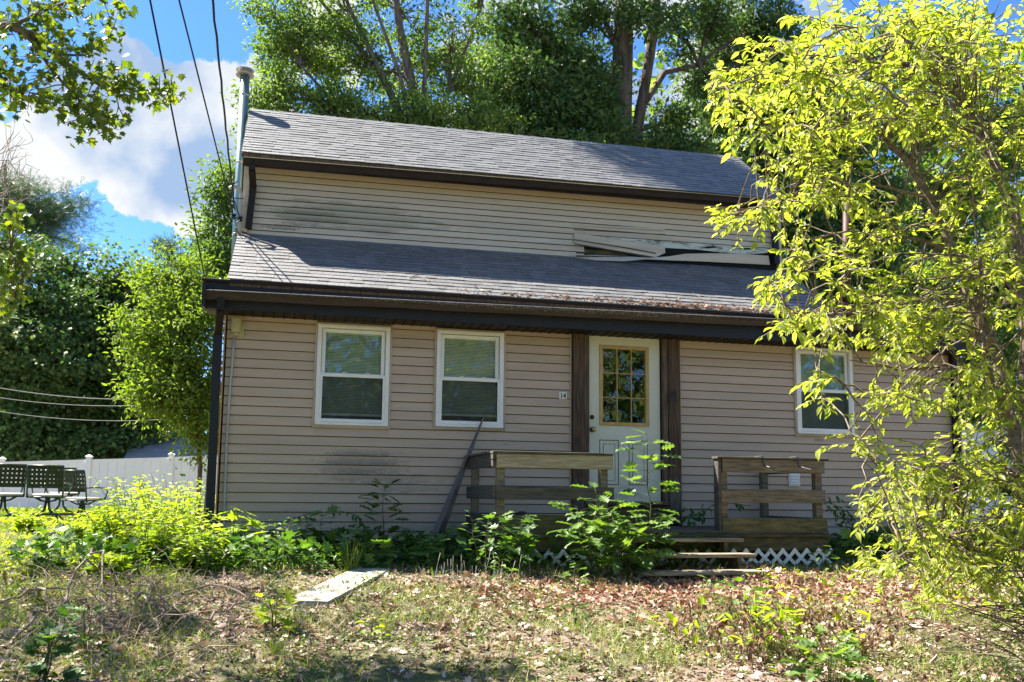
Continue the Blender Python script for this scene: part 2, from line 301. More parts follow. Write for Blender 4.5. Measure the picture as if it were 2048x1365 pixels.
class MB:
    def __init__(s): s.v = []; s.f = []; s.sm = False
    def add(s, vs, fs):
        n = len(s.v); s.v += [tuple(float(c) for c in v) for v in vs]; s.f += [tuple(i+n for i in f) for f in fs]; return s
    def box(s, x0, x1, y0, y1, z0, z1):
        return s.add([(x0,y0,z0),(x1,y0,z0),(x1,y1,z0),(x0,y1,z0),(x0,y0,z1),(x1,y0,z1),(x1,y1,z1),(x0,y1,z1)],
                     [(0,3,2,1),(4,5,6,7),(0,1,5,4),(1,2,6,5),(2,3,7,6),(3,0,4,7)])
    def bbox(s, x0, x1, y0, y1, z0, z1, b=.004):
        """box with chamfered edges running along its longest direction"""
        d = (x1-x0, y1-y0, z1-z0); ax = d.index(max(d))
        lim = [(x0, x1), (y0, y1), (z0, z1)]; o = [i for i in range(3) if i != ax]
        (a0, a1), (b0, b1) = lim[o[0]], lim[o[1]]
        b = min(b, (a1-a0)*.3, (b1-b0)*.3)
        prof = [(a0+b,b0),(a1-b,b0),(a1,b0+b),(a1,b1-b),(a1-b,b1),(a0+b,b1),(a0,b1-b),(a0,b0+b)]
        vs = []
        for e in lim[ax]:
            for p in prof:
                v = [0, 0, 0]; v[ax] = e; v[o[0]] = p[0]; v[o[1]] = p[1]; vs.append(v)
        fs = [(i, (i+1) % 8, 8+(i+1) % 8, 8+i) for i in range(8)]+[tuple(range(7, -1, -1)), tuple(range(8, 16))]
        return s.add(vs, fs)
    def beam(s, a, b, w, h, upv=(0, 0, 1)):
        """box beam from a to b, w wide, h high"""
        a, b = Vector(a), Vector(b); d = (b-a).normalized(); u = Vector(upv); u = (u-d*u.dot(d)).normalized(); r = d.cross(u)
        vs = [tuple(p+r*(sx*w/2)+u*(sz*h/2)) for p in (a, b) for sx, sz in ((-1,-1),(1,-1),(1,1),(-1,1))]
        return s.add(vs, [(0,1,2,3),(7,6,5,4),(0,4,5,1),(1,5,6,2),(2,6,7,3),(3,7,4,0)])
    def tube(s, pts, rad, n=8, cap=True):
        V, Q = tube_np(pts, rad, n); k = len(s.v)
        s.v += [tuple(v) for v in V.tolist()]; s.f += [tuple(i+k for i in q) for q in Q.tolist()]
        if cap:
            s.f.append(tuple(k+i for i in range(n))[::-1]); s.f.append(tuple(len(s.v)-n+i for i in range(n)))
        return s
    def lathe(s, c, prof, n=20, axis='Z'):
        vs = []
        for r, h in prof:
            for i in range(n):
                a = 2*math.pi*i/n; p = (r*math.cos(a), r*math.sin(a), h)
                if axis == 'Y': p = (p[0], p[2], p[1])
                vs.append((c[0]+p[0], c[1]+p[1], c[2]+p[2]))
        m = len(prof); fs = [(j*n+i, j*n+(i+1) % n, (j+1)*n+(i+1) % n, (j+1)*n+i) for j in range(m-1) for i in range(n)]
        fs += [tuple(range(n))[::-1], tuple((m-1)*n+i for i in range(n))]
        return s.add(vs, fs)
    def mesh(s, name, smooth=False):
        me = bpy.data.meshes.new(name); me.from_pydata(s.v, [], s.f); me.update()
        if smooth: me.polygons.foreach_set('use_smooth', [True]*len(me.polygons))
        return me
    def build(s, name, m, parent=None, kind=None, label=None, smooth=False):
        return link(name, s.mesh(name, smooth), m, parent, None, kind, label)
def tube_np(pts, rad, n=6):
    P = np.asarray(pts, float); k = len(P)
    R = np.full(k, rad) if np.isscalar(rad) else np.asarray(rad, float)
    D = np.gradient(P, axis=0) if k > 1 else np.array([[0, 0, 1.]]); D /= np.linalg.norm(D, axis=1)[:, None]+1e-9
    ref = np.array([0, 0, 1.]) if abs(D[0][2]) < .9 else np.array([1., 0, 0])
    A = np.cross(D, ref); A /= np.linalg.norm(A, axis=1)[:, None]+1e-9; B = np.cross(D, A)
    t = np.arange(n)*2*np.pi/n
    V = P[:, None, :]+R[:, None, None]*(np.cos(t)[None, :, None]*A[:, None, :]+np.sin(t)[None, :, None]*B[:, None, :])
    i = np.arange(k-1)[:, None]*n; j = np.arange(n)[None, :]; j2 = (j+1) % n
    Q = np.stack([i+j, i+j2, i+n+j2, i+n+j], -1).reshape(-1, 4)
    return V.reshape(-1, 3), Q
def tubes_obj(name, lines, m, parent=None, n=5, kind=None, label=None):
    Vs, Qs, k = [], [], 0
    for p, r in lines:
        V, Q = tube_np(p, r, n); Vs.append(V); Qs.append(Q+k); k += len(V)
    return link(name, npmesh(name, np.concatenate(Vs), np.concatenate(Qs), smooth=True), m, parent, None, kind, label)

# leaf templates: (along, across, up) and triangles
def T_(v, f): return np.array(v, float), np.array(f, int)
OVATE = T_([(0,0,0),(.3,.2,.06),(.68,.17,.04),(.3,-.2,.06),(.68,-.17,.04),(.32,0,-.02),(.7,0,-.05),(1,0,-.14)],
           [(0,1,5),(0,5,3),(5,1,2),(5,2,6),(5,6,4),(5,4,3),(6,2,7),(6,7,4)])
RHOMB = T_([(0,0,0),(.5,.27,.05),(1,0,-.05),(.5,-.27,.05)], [(0,1,2),(0,2,3)])
TRI3 = T_([(0,0,0),(.55,.42,.05),(1,0,-.08),(.55,-.42,.05),(.5,0,-.03)], [(0,4,1),(4,2,1),(4,3,2),(0,3,4)])
BLADE = T_([(0,.03,0),(0,-.03,0),(.55,.022,.06),(.55,-.022,.06),(1,0,.22)], [(0,1,3),(0,3,2),(2,3,4)])
CURL = T_([(0,0,0),(.35,.28,.12),(.8,.2,.03),(.35,-.28,.16),(.8,-.2,.0),(1,0,.14),(.5,0,-.02)],
          [(0,6,1),(6,2,1),(6,5,2),(6,4,5),(6,3,4),(0,3,6)])
NEEDLE = T_([(0,.02,0),(0,-.02,0),(1,0,.02),(0,0,0),(.9,.22,.05),(.9,.18,.05),(.9,-.22,-.03),(.9,-.18,-.03),(.85,.05,.22),(.85,.01,.22)], [(0,1,2),(3,4,5),(3,6,7),(3,8,9)])
def lobed(pts):
    """outline half lobes -> leaf with midrib; pts: list of (along, across) right side from base to tip"""
    mids = [(a*.96, 0, -.03) for a, w in pts]; v = [(0, 0, 0)]+mids+[(1, 0, -.08)]; f = []; nm = len(mids)
    base = len(v)
    for s in (1, -1):
        o = len(v); v += [(a, s*w, .05*w) for a, w in pts]
        chain = [0]+[o+i for i in range(nm)]+[nm+1]; rib = list(range(nm+2))
        for i in range(nm+1):
            a, b, c, d = rib[i], rib[i+1], chain[i+1], chain[i]
            for tri in ((a, b, c), (a, c, d)):
                if len(set(tri)) == 3: f.append(tri if s > 0 else tri[::-1])
    return T_(v, f)
OAK = lobed([(.12,.03),(.22,.17),(.3,.07),(.42,.30),(.52,.09),(.68,.30),(.76,.10),(.9,.16)])
MAPLE = T_([(0,0,0),(.35,0,-.02),(.1,.38,.02),(.28,.26,0),(.45,.55,.05),(.55,.22,0),(.72,.30,.03),(.70,.12,0),(1,0,-.06),(.70,-.12,0),(.72,-.30,.03),(.55,-.22,0),(.45,-.55,.05),(.28,-.26,0),(.1,-.38,.02)],
           [(0,1,2),(1,3,2),(1,4,3),(1,5,4),(1,6,5),(1,7,6),(1,8,7),(1,9,8),(1,10,9),(1,11,10),(1,12,11),(1,13,12),(1,14,13),(1,0,14)])
def norm(a): return a/(np.linalg.norm(a, axis=-1, keepdims=True)+1e-9)
def leaves(P, D, N, size, tm, rnd=None):
    P = np.asarray(P, float); n = len(P); V, Fc = tm; k = len(V)
    D = norm(np.asarray(D, float)); N = np.asarray(N, float); N = norm(N-(N*D).sum(1, keepdims=True)*D); B = np.cross(N, D)
    sz = np.broadcast_to(np.asarray(size, float), (n,))[:, None, None]
    X = P[:, None, :]+sz*(V[None, :, 0:1]*D[:, None]+V[None, :, 1:2]*B[:, None]+V[None, :, 2:3]*N[:, None])
    T = Fc[None]+(np.arange(n)*k)[:, None, None]
    r = rng.random(n) if rnd is None else rnd
    return X.reshape(-1, 3), T.reshape(-1, 3), np.repeat(r, k)
def leaf_obj(name, data, m, parent=None, kind=None, label=None):
    Vs, Ts, Rs, k = [], [], [], 0
    for V, T, R in data: Vs.append(V); Ts.append(T+k); Rs.append(R); k += len(V)
    return link(name, npmesh(name, np.concatenate(Vs), np.concatenate(Ts), np.concatenate(Rs)), m, parent, None, kind, label)
LEAFMESH = {}
def leaf_parts(P, D, N, size, tname, m, parent, name='leaf'):
    tm = dict(ovate=OVATE, oak=OAK, maple=MAPLE, curl=CURL)[tname]
    key = (tname, m)
    if key not in LEAFMESH:
        LEAFMESH[key] = []
        for i in range(3):
            V = tm[0].copy(); V[:, 2] += (-.12+.1*i)*V[:, 0]**2; V[:, 1] *= (.9, 1, 1.12)[i]
            LEAFMESH[key].append(npmesh('leaf_'+tname, V, tm[1], np.full(len(V), (.15, .45, .75)[i])))
            LEAFMESH[key][-1].materials.append(MATS[m])
    D = norm(np.asarray(D, float)); N = norm(N-(N*D).sum(1, keepdims=True)*D); B = np.cross(N, D)
    sz = np.broadcast_to(np.asarray(size, float), (len(P),))
    for p, d, n_, b, s in zip(P, D, N, B, sz):
        mw = Matrix(((d[0]*s, b[0]*s, n_[0]*s, p[0]), (d[1]*s, b[1]*s, n_[1]*s, p[1]), (d[2]*s, b[2]*s, n_[2]*s, p[2]), (0, 0, 0, 1)))
        link(name, random.choice(LEAFMESH[key]), None, parent, mw)

# ------------------------------------------------------------------ ground
def sst(a, b, x): t = np.clip((np.asarray(x, float)-a)/(b-a), 0, 1); return t*t*(3-2*t)
def gz(x, y):
    x = np.asarray(x, float); y = np.asarray(y, float)
    z = -.2-.1*np.clip(-1.6-y, 0, 14)
    z = z+.30*sst(.4, -3, x)*sst(-2.6, 3, y)*(1-sst(7, 20, y))
    z = z+.018*np.sin(x*2.1+y*1.3)*np.cos(y*1.9-x*.7)+.012*np.sin(x*5.3-y*3.1)
    return z
def ground_at(px, py):
    d = ray(px, py); t = 2.0
    while t < 80:
        p = CAM+d*t
        if p[2] < gz(p[0], p[1]): return p
        t += .02
    return CAM+d*40
def axis_coords(lo, hi, fine_lo, fine_hi, step):
    a = list(np.arange(fine_lo, fine_hi, step)); s = step; v = fine_hi
    while v < hi: a.append(v); s *= 1.25; v += s
    a.append(hi); s = step; v = fine_lo-step; b = []
    while v > lo: b.append(v); s *= 1.25; v -= s
    b.append(lo); return np.array(sorted(b)+a)
gx = axis_coords(-250, 250, -5, 9, .09); gy = axis_coords(-60, 350, -10, 4, .09)
XX, YY = np.meshgrid(gx, gy); ZZ = gz(XX, YY)
near = (XX > -6) & (XX < 10) & (YY > -11) & (YY < 6)
ZZ = ZZ+near*rng.normal(0, .006, ZZ.shape)
n0 = len(gx); ii, jj = np.meshgrid(np.arange(len(gy)-1), np.arange(n0-1), indexing='ij')
Q = np.stack([ii*n0+jj, ii*n0+jj+1, (ii+1)*n0+jj+1, (ii+1)*n0+jj], -1).reshape(-1, 4)
link('ground', npmesh('ground', np.stack([XX, YY, ZZ], -1).reshape(-1, 3), Q, smooth=True), 'ground_soil', kind='structure')

# ------------------------------------------------------------------ house
EX = .1016
house = thing('house', 'beige vinyl-sided house with dark shingle roof and number 14 beside its white door', 'house')
W1, W2, W3 = (.935, 1.748, 1.245, 2.352), (2.252, 3.052, 1.262, 2.358), (6.782, 7.612, 1.302, 2.40)
DOORX = (3.865, 5.217)
HT = 2.45
def plank(x0, x1, z0, z1, y, m, tilt=0, full=EX, name='siding_board'):
    """one clapboard course: bottom butt proud, leaning back to the top"""
    yb, ytp = y-.018, y-.004
    zf = (z1-z0)/full; yt = yb+(ytp-yb)*zf
    def Z(z, x): return z+tilt*x
    lap = .009 if zf > .99 else 0
    prof = [(yb+.006, z0), (yb-.001, z0+.0075), (yt, z1+lap), (y+.004, z1+lap), (y+.004, z0+.016), (yb+.009, z0+.014), (yb+.008, z0)]
    v = [(x, a, Z(z, x)) for x in (x0, x1) for a, z in prof]; k = len(prof)
    f = [(i, k+i, k+(i+1) % k, (i+1) % k) for i in range(k)]+[tuple(range(k)), tuple(range(2*k-1, k-1, -1))]
    f = [q[::-1] for q in f[:k]]+f[k:]
    o = MB().add(v, f).build(name, m, house); o.data.materials.append(MATS['lap_shade_dirt'])
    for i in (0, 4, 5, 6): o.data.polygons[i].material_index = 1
    return o
def courses(x0, x1, zoff, n0, n1, holes, ztop):
    for n in range(n0, n1):
        z0 = zoff+n*EX; z1 = min(z0+EX, ztop)
        if z1-z0 < .01: continue
        cuts = [(h[0], h[1]) for h in holes if h[2]-.03 < z1 and h[3]+.03 > z0]
        xs = x0
        for c in sorted(cuts)+[(x1, x1)]:
            if c[0]-xs > .02:
                segs = [(xs, c[0])]
                if c[0]-xs > 3.2:   # long runs are joined from two lengths
                    j = xs+(1.2+((n//2)*37 % 17)/10.); segs = [(xs, j), (j+.0015, c[0])]
                for k_, (a, b) in enumerate(segs): plank(a, b+(.012 if k_ == 0 and len(segs) == 2 else 0), z0, z1, random.uniform(-.0015, .0015)-.0025*k_, 'siding_vinyl')
            if c[1] < x1 or c[0] < x1:
                for h in holes:
                    if (h[0], h[1]) == c:
                        if z0 < h[2]-.03 and h[2]-z0 > .02: plank(h[0], h[1], z0, min(z1, h[2]-.03), 0, 'siding_vinyl')
                        if z1 > h[3]+.03 and z1-h[3] > .02: plank(h[0], h[1], max(z0, h[3]+.03), z1, 0, 'siding_vinyl')
            xs = c[1]
tr = .0
hol = [(w[0]-tr, w[1]+tr, w[2], w[3]) for w in (W1, W2)]
courses(0, DOORX[0]-.025, 0, 0, 25, hol, HT)
courses(DOORX[1]+.025, 9.12, .056-EX, 0, 25, [W3], HT)
# wall body behind the boards, with real openings
def wall_body():
    b = MB(); ops = [W1, W2, (4.05, 5.0, .42, 2.45), W3]; x = -.01
    for o in ops:
        b.box(x, o[0]+.03, .006, .12, 0, 2.7); b.box(o[0]+.03, o[1]-.03, .006, .12, 0, o[2]+.03)
        if o[3] < 2.6: b.box(o[0]+.03, o[1]-.03, .006, .12, o[3]-.03, 2.7)
        x = o[1]-.03
    b.box(x, 9.14, .006, .12, 0, 2.7)
    b.box(-.02, .1, .12, 6.2, 0, 2.7); b.box(9.04, 9.16, .12, 6.2, 0, 2.7); b.box(-.02, 9.16, 6.1, 6.2, 0, 2.7)
    b.box(.02, 7.28, 1.104, 1.2, 2.7, 4.7); b.box(.02, .14, 1.2, 6.1, 2.7, 4.5); b.box(7.18, 7.3, 1.2, 6.1, 2.7, 4.6)
    return b
wall_body().build('wall_sheathing', 'dark_void', house)
for x in (.02, 9.12):   # side walls clad in one sheet each, unseen from the front
    MB().box(x-.06 if x < 1 else x+.045, x-.045 if x < 1 else x+.06, .12, 6.15, 0, 2.7).build('side_cladding', 'siding_vinyl', house)
MB().box(-.05, 9.16, .03, 6.2, -.5, -.004).build('foundation', 'foundation', house)
# corner boards
b = MB(); v = [(-.155,-.02,-.02),(-.05,-.02,-.02),(-.05,.1,-.02),(-.155,.1,-.02),(-.085,-.02,2.42),(-.05,-.02,2.42),(-.05,.1,2.42),(-.085,.1,2.42)]
b.add(v, [(0,3,2,1),(4,5,6,7),(0,1,5,4),(1,2,6,5),(2,3,7,6),(3,0,4,7)]).build('corner_board', 'beige_trim', house)
MB().bbox(9.13, 9.2, -.03, .1, 0, 2.42).build('corner_board', 'beige_trim', house)
MB().bbox(9.04, 9.115, -.11, -.035, -.05, 2.42).build('downspout', 'brown_metal', house)
for x in (DOORX[0]-.024, DOORX[1]+.006): MB().bbox(x, x+.018, -.028, .0, .2, HT).build('siding_channel', 'beige_trim', house)

# ---- windows
def window(w, blind_drop, lower_gap):
    x0, x1, z0, z1 = w
    win = MB().bbox(x0-.012, x1+.012, -.03, .0, z0-.03, z0).bbox(x0-.012, x1+.012, -.03, .0, z1, z1+.022).bbox(x0-.014, x0+.012, -.032, .0, z0, z1).bbox(x1-.012, x1+.014, -.032, .0, z0, z1).build('window', 'beige_trim', house)
    fx0, fx1, fz0, fz1 = x0+.012, x1-.012, z0, z1
    MB().bbox(fx0, fx0+.045, -.042, .07, fz0, fz1).bbox(fx1-.045, fx1, -.042, .07, fz0, fz1).bbox(fx0, fx1, -.044, .07, fz1-.04, fz1).bbox(fx0, fx1, -.046, .07, fz0, fz0+.03).build('frame', 'white_vinyl', win)
    mz = fz0+(fz1-fz0)*.485
    def sash(name, a0, a1, c0, c1, y, s=.04):
        MB().bbox(a0, a0+s, y, y+.03, c0, c1).bbox(a1-s, a1, y, y+.03, c0, c1).bbox(a0+s-.002, a1-s+.002, y+.001, y+.03, c0, c0+s).bbox(a0+s-.002, a1-s+.002, y+.001, y+.03, c1-s, c1).build(name, 'white_vinyl', win)
        MB().box(a0+s-.003, a1-s+.003, y+.012, y+.016, c0+s-.003, c1-s+.003).build('pane', 'window_glass', win)
    sash('upper_sash', fx0+.05, fx1-.05, mz, fz1-.045, -.004)
    sash('lower_sash', fx0+.028, fx1-.028, fz0+.031, mz+.032, -.034)
    MB().add([(fx0+.066,-.0265,fz0+.07),(fx1-.066,-.0265,fz0+.07),(fx1-.066,-.0265,mz-.006),(fx0+.066,-.0265,mz-.006)], [(0,1,2,3)]).build('insect_screen', 'insect_screen', win)
    MB().bbox((x0+x1)/2-.12, (x0+x1)/2-.07, -.045, -.03, mz+.033, mz+.043).bbox((x0+x1)/2+.13, (x0+x1)/2+.18, -.045, -.03, mz+.033, mz+.043).build('sash_lock', 'white_vinyl', win)
    # mini blind hung inside
    b = MB(); z = fz1-.09; bot = fz0+lower_gap
    while z > bot+.035:
        b.add([(fx0+.07,.050,z+.004),(fx1-.07,.050,z+.004),(fx1-.07,.036,z-.0115),(fx0+.07,.036,z-.0115)], [(0,1,2,3)])
        z -= .0165
    b.build('blind_slats', 'blind_slat', win, kind='stuff')
    MB().bbox(fx0+.068, fx1-.068, .035, .068, bot, bot+.03).build('blind_rail', 'white_vinyl', win)
    MB().bbox(fx0+.068, fx1-.068, .033, .07, fz1-.085, fz1-.05).build('blind_rail', 'white_vinyl', win)
    for cx in (fx0+.13, fx1-.13): MB().tube([(cx,.036,fz1-.09),(cx,.036,bot+.02)], .0012, 4).build('blind_cord', 'white_vinyl', win)
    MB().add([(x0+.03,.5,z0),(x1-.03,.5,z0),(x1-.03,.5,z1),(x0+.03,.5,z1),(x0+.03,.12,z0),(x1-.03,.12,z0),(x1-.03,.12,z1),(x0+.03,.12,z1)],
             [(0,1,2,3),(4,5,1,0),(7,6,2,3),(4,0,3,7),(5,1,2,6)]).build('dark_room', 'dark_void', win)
window(W1, 0, .11); window(W2, 0, .13); window(W3, 0, .045)

# ---- door
dx0, dx1, dz0, dz1 = 4.085, 4.975, .45, 2.42
def box_part(name, m, *a, parent=None, b=.004, label=None): return MB().bbox(*a, b=b).build(name, m, parent or house, label=label)
box_part('door_post', 'post_wood', 3.868, 4.005, -.07, .0, .2, HT-.01)
box_part('door_casing', 'dark_wood', 4.008, 4.065, -.05, .05, .42, HT-.01)
box_part('door_post', 'post_wood', 5.065, 5.212, -.07, .0, .2, HT-.01)
box_part('door_casing', 'dark_wood', 4.998, 5.062, -.05, .05, .42, HT-.01)
box_part('door_header', 'dark_wood', 4.067, 4.996, -.045, .05, 2.425, HT-.012)
box_part('door_sill', 'dark_wood', 4.01, 5.06, -.10, .05, .41, .448)
box_part('door_riser', 'mossy_wood', 3.99, 5.20, -.06, .0, .19, .408)
lx0, lx1, lz0, lz1 = 4.222, 4.822, 1.345, 2.275
d = MB().box(dx0, lx0, .0, .04, dz0, dz1).box(lx1, dx1, .0, .04, dz0, dz1).box(lx0, lx1, .0, .04, dz0, lz0).box(lx0, lx1, .0, .04, lz1, dz1).build('door', 'door_paint', house, label='pale green white front door with nine small panes')
f = .03
MB().bbox(lx0-.012, lx0+f, -.014, .045, lz0-.012, lz1+.012).bbox(lx1-f, lx1+.012, -.014, .045, lz0-.012, lz1+.012).bbox(lx0+f, lx1-f, -.013, .045, lz0-.012, lz0+f).bbox(lx0+f, lx1-f, -.013, .045, lz1-f, lz1+.012).build('lite_frame', 'yellow_frame', d)
gx0, gx1, gz0_, gz1_ = lx0+f, lx1-f, lz0+f, lz1-f
for k in (1, 2): MB().bbox(gx0+(gx1-gx0)*k/3-.006, gx0+(gx1-gx0)*k/3+.006, -.008, .02, gz0_, gz1_).build('muntin', 'yellow_frame', d)
for k in (1, 2): MB().bbox(gx0, gx1, -.0065, .02, gz0_+(gz1_-gz0_)*k/3-.006, gz0_+(gz1_-gz0_)*k/3+.006).build('muntin', 'yellow_frame', d)
for i in range(3):
    for j in range(3):
        w, h = (gx1-gx0)/3, (gz1_-gz0_)/3
        MB().box(gx0+i*w+.004, gx0+(i+1)*w-.004, .004, .008, gz0_+j*h+.004, gz0_+(j+1)*h-.004).build('pane', 'window_glass', d)
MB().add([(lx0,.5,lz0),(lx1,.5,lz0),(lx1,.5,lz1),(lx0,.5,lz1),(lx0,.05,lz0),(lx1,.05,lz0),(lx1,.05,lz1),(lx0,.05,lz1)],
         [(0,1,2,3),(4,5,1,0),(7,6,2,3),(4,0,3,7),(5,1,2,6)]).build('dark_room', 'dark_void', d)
for px0 in (4.21, 4.575):
    px1, pz0, pz1 = px0+.24, .64, 1.165
    fr = MB()
    for q, r in ((0, .009), (.045, .005)):
        a0, a1, c0, c1 = px0+q, px1-q, pz0+q, pz1-q
        fr.box(a0, a0+r, -.0022, .0, c0, c1).box(a1-r, a1, -.0022, .0, c0, c1).box(a0+r, a1-r, -.0022, .0, c0, c0+r).box(a0+r, a1-r, -.0022, .0, c1-r, c1)
    pn = MB().bbox(px0+.052, px1-.052, -.006, .0, pz0+.052, pz1-.052).build('door_panel', 'door_paint', d)
    fr.build('panel_groove', 'brown_groove', d)
MB().lathe((4.118, 0, 1.425), [(.026, 0), (.026, -.012), (.02, -.018)], 16, 'Y').build('deadbolt', 'black_metal', d)
MB().lathe((4.120, 0, 1.279), [(.032, 0), (.03, -.008), (.012, -.014), (.012, -.04), (.026, -.05), (.03, -.065), (.022, -.078)], 18, 'Y').build('door_knob', 'brass', d, smooth=True)

# house number plaque and the dark numerals on the post
FONTS = {}
def text_mesh(s, x, y, z, h, m, parent, name, ext=.002, squeeze=.9):
    cu = bpy.data.curves.new('lettering', 'FONT'); cu.body = s; cu.size = h/.72; cu.extrude = ext; cu.offset = .0015; cu.align_x = 'CENTER'
    to = bpy.data.objects.new('lettering', cu); C.objects.link(to); bpy.context.view_layer.update()
    me = bpy.data.meshes.new_from_object(to.evaluated_get(bpy.context.evaluated_depsgraph_get())); bpy.data.objects.remove(to)
    me.transform(Matrix.Translation((x, y, z)) @ Matrix.Rotation(math.pi/2, 4, 'X') @ Matrix.Scale(squeeze, 4, (1, 0, 0))); me.materials.clear()
    return link(name, me, m, parent)
pl = box_part('number_plaque', 'number_white', 3.708, 3.80, -.026, -.014, 1.622, 1.706)
text_mesh('14', 3.755, -.0275, 1.635, .058, 'black_metal', pl, 'numeral')
text_mesh('1', 5.085, -.073, 1.70, .085, 'black_metal', house, 'wrought_numeral', ext=.004)
text_mesh('4', 5.135, -.073, 1.675, .105, 'black_metal', house, 'wrought_numeral', ext=.004)
b = MB()
for cx, cz in ((5.09, 1.655), (5.125, 1.635), (5.16, 1.655)): b.lathe((cx, -.07, cz), [(.014, 0), (.014, -.006), (.006, -.009)], 8, 'Y')
b.build('numeral_ornament', 'black_metal', house)
# vent cover
v = box_part('vent_cover', 'white_vinyl', 6.655, 6.81, -.035, -.016, .655, .815)
for k in range(4): MB().add([(6.675,-.038,.672+k*.033),(6.79,-.038,.672+k*.033),(6.79,-.05,.676+k*.033),(6.675,-.05,.676+k*.033),(6.675,-.036,.702+k*.033),(6.79,-.036,.702+k*.033)], [(0,1,2,3),(3,2,5,4),(0,4,5,1)]).build('louvre', 'white_vinyl', v)
# lamp box, conduit, outlet
lp = MB().bbox(.04, .172, -.045, -.018, 2.16, 2.30).bbox(.036, .15, -.075, -.02, 2.30, 2.385).build('wall_lamp', 'lamp_beige', house)
MB().lathe((.095, -.085, 2.2), [(.044, 0), (.046, .01), (.046, .15), (.042, .16)], 18).build('lamp_hood', 'lamp_beige', lp, smooth=True)
MB().bbox(.08, .118, -.085, -.046, 2.168, 2.198).build('sensor_eye', 'conduit_grey', lp)
MB().tube([(.075,-.035,2.16),(.07,-.035,1.9),(.055,-.035,1.5),(.05,-.035,1.0),(.06,-.035,.3),(.065,-.035,.1),(.085,-.037,.07),(.13,-.037,.066),(.18,-.037,.066)], .012, 8).build('conduit', 'conduit_grey', house, smooth=True)
ob = box_part('outlet_box', 'black_metal', .18, .245, -.07, -.02, .02, .11)
MB().lathe((.212, -.07, .065), [(.02, 0), (.02, -.004), (.012, -.006)], 12, 'Y').build('outlet_face', 'number_white', ob)
for px, py in ((457,789),(466,789),(509,850),(573,852),(629,854),(695,856),(811,859),(457,925),(464,925),(519,945),(523,1004),(809,950),(809,1006),(572,1022)):
    p = at(px, py, -.018); MB().lathe((p[0], -.014, p[2]), [(.006, 0), (.0065, -.004), (.003, -.007)], 6, 'Y').build('nail_head', 'dark_wood', house)

# ---- lower eave: roof deck, fascia, gutter, soffit
SL = .62; RY0, RZ0 = -.36, 2.705
def lowz(x, y): return RZ0+(y-RY0)*SL+.008*x*max(0, (y-RY0)/1.46)
TW = 7.32
dk = MB()
for (xa, xb) in ((0.02, TW),):
    v = [(xa,RY0+.01,2.69),(xb,RY0+.01,2.69),(xb,1.104,lowz(xb,1.1)-.012),(xa,1.104,lowz(xa,1.1)-.012)]
    dk.add(v+[(x, y, z-.05) for x, y, z in v], [(0,1,2,3),(7,6,5,4),(0,4,5,1),(1,5,6,2),(2,6,7,3),(3,7,4,0)])
dk.build('roof_deck', 'dark_wood', house)
MB().add([(.02,-.33,2.66),(.02,1.1,2.66),(.02,1.1,3.6),(-.0,-.33,2.66),(-.0,1.1,2.66),(-.0,1.1,3.6),(-.0,-.33,2.69),(.02,-.33,2.69)], [(0,1,2,7),(3,6,5,4),(7,2,5,6)]).build('gable_cladding', 'siding_vinyl', house)
MB().add([(7.3,-.33,2.66),(7.3,1.1,2.66),(7.3,1.1,3.62),(7.3,-.33,2.69),(7.32,-.33,2.66),(7.32,1.1,2.66),(7.32,1.1,3.62),(7.32,-.33,2.69)], [(0,1,2,3),(7,6,5,4)]).build('gable_cladding', 'siding_vinyl', house)
MB().box(TW+.01, 9.4, -.35, 6.3, 2.675, 2.72).build('flat_roof', 'shingle', house)
MB().bbox(-.235, 9.42, -.345, -.32, 2.395, 2.70).build('fascia', 'blue_black_metal', house)
MB().bbox(-.25, 9.43, -.372, -.340, 2.672, 2.703).build('drip_edge', 'brown_metal', house)
MB().bbox(-.2, 9.4, -.318, -.001, 2.392, 2.412).build('soffit', 'brown_metal', house)
t = MB(); x = .15
while x < 9.2: t.box(x, x+.012, -.318, -.01, 2.385, 2.3915); x += .107
t.build('soffit_vents', 'dark_void', house, kind='stuff')
def gutter(x0, x1, z0, z1, y, m, lip, name='gutter', h=.085, w=.11):
    """open trough, back at y, running from (x0,z0) to (x1,z1); z is the rim"""
    b = MB(); prof = [(0, 0), (0, -h), (-w*.6, -h), (-w*.8, -h*.45), (-w, -h*.15), (-w, 0), (-w+.008, 0), (-w+.008, -.01), (-w*.78, -h*.4), (-w*.6, -h+.004), (-.004, -h+.004), (-.004, 0)]
    n = 24; vs = []
    for i in range(n+1):
        t_ = i/n; x = x0+(x1-x0)*t_; z = z0+(z1-z0)*t_+.003*math.sin(i*1.7)
        vs += [(x, y+a, z+c) for a, c in prof]
    k = len(prof); fs = [(i*k+j, i*k+(j+1) % k, (i+1)*k+(j+1) % k, (i+1)*k+j) for i in range(n) for j in range(k)]
    fs += [tuple(range(k))[::-1], tuple(n*k+j for j in range(k))]
    g = b.add(vs, fs).build(name, m, house)
    MB().tube([(x0, y-w+.003, z0+.001), (x0+(x1-x0)*.5, y-w+.003, (z0+z1)/2+.003), (x1, y-w+.003, z1+.001)], .0045, 6).build('gutter_lip', lip, g)
    return g
g1 = gutter(-.2, 9.4, 2.555, 2.665, -.372, 'gutter_metal', 'cap_steel')
MB().bbox(-.235, -.2, -.5, -.30, 2.38, 2.62).build('gutter_end', 'blue_black_metal', g1)
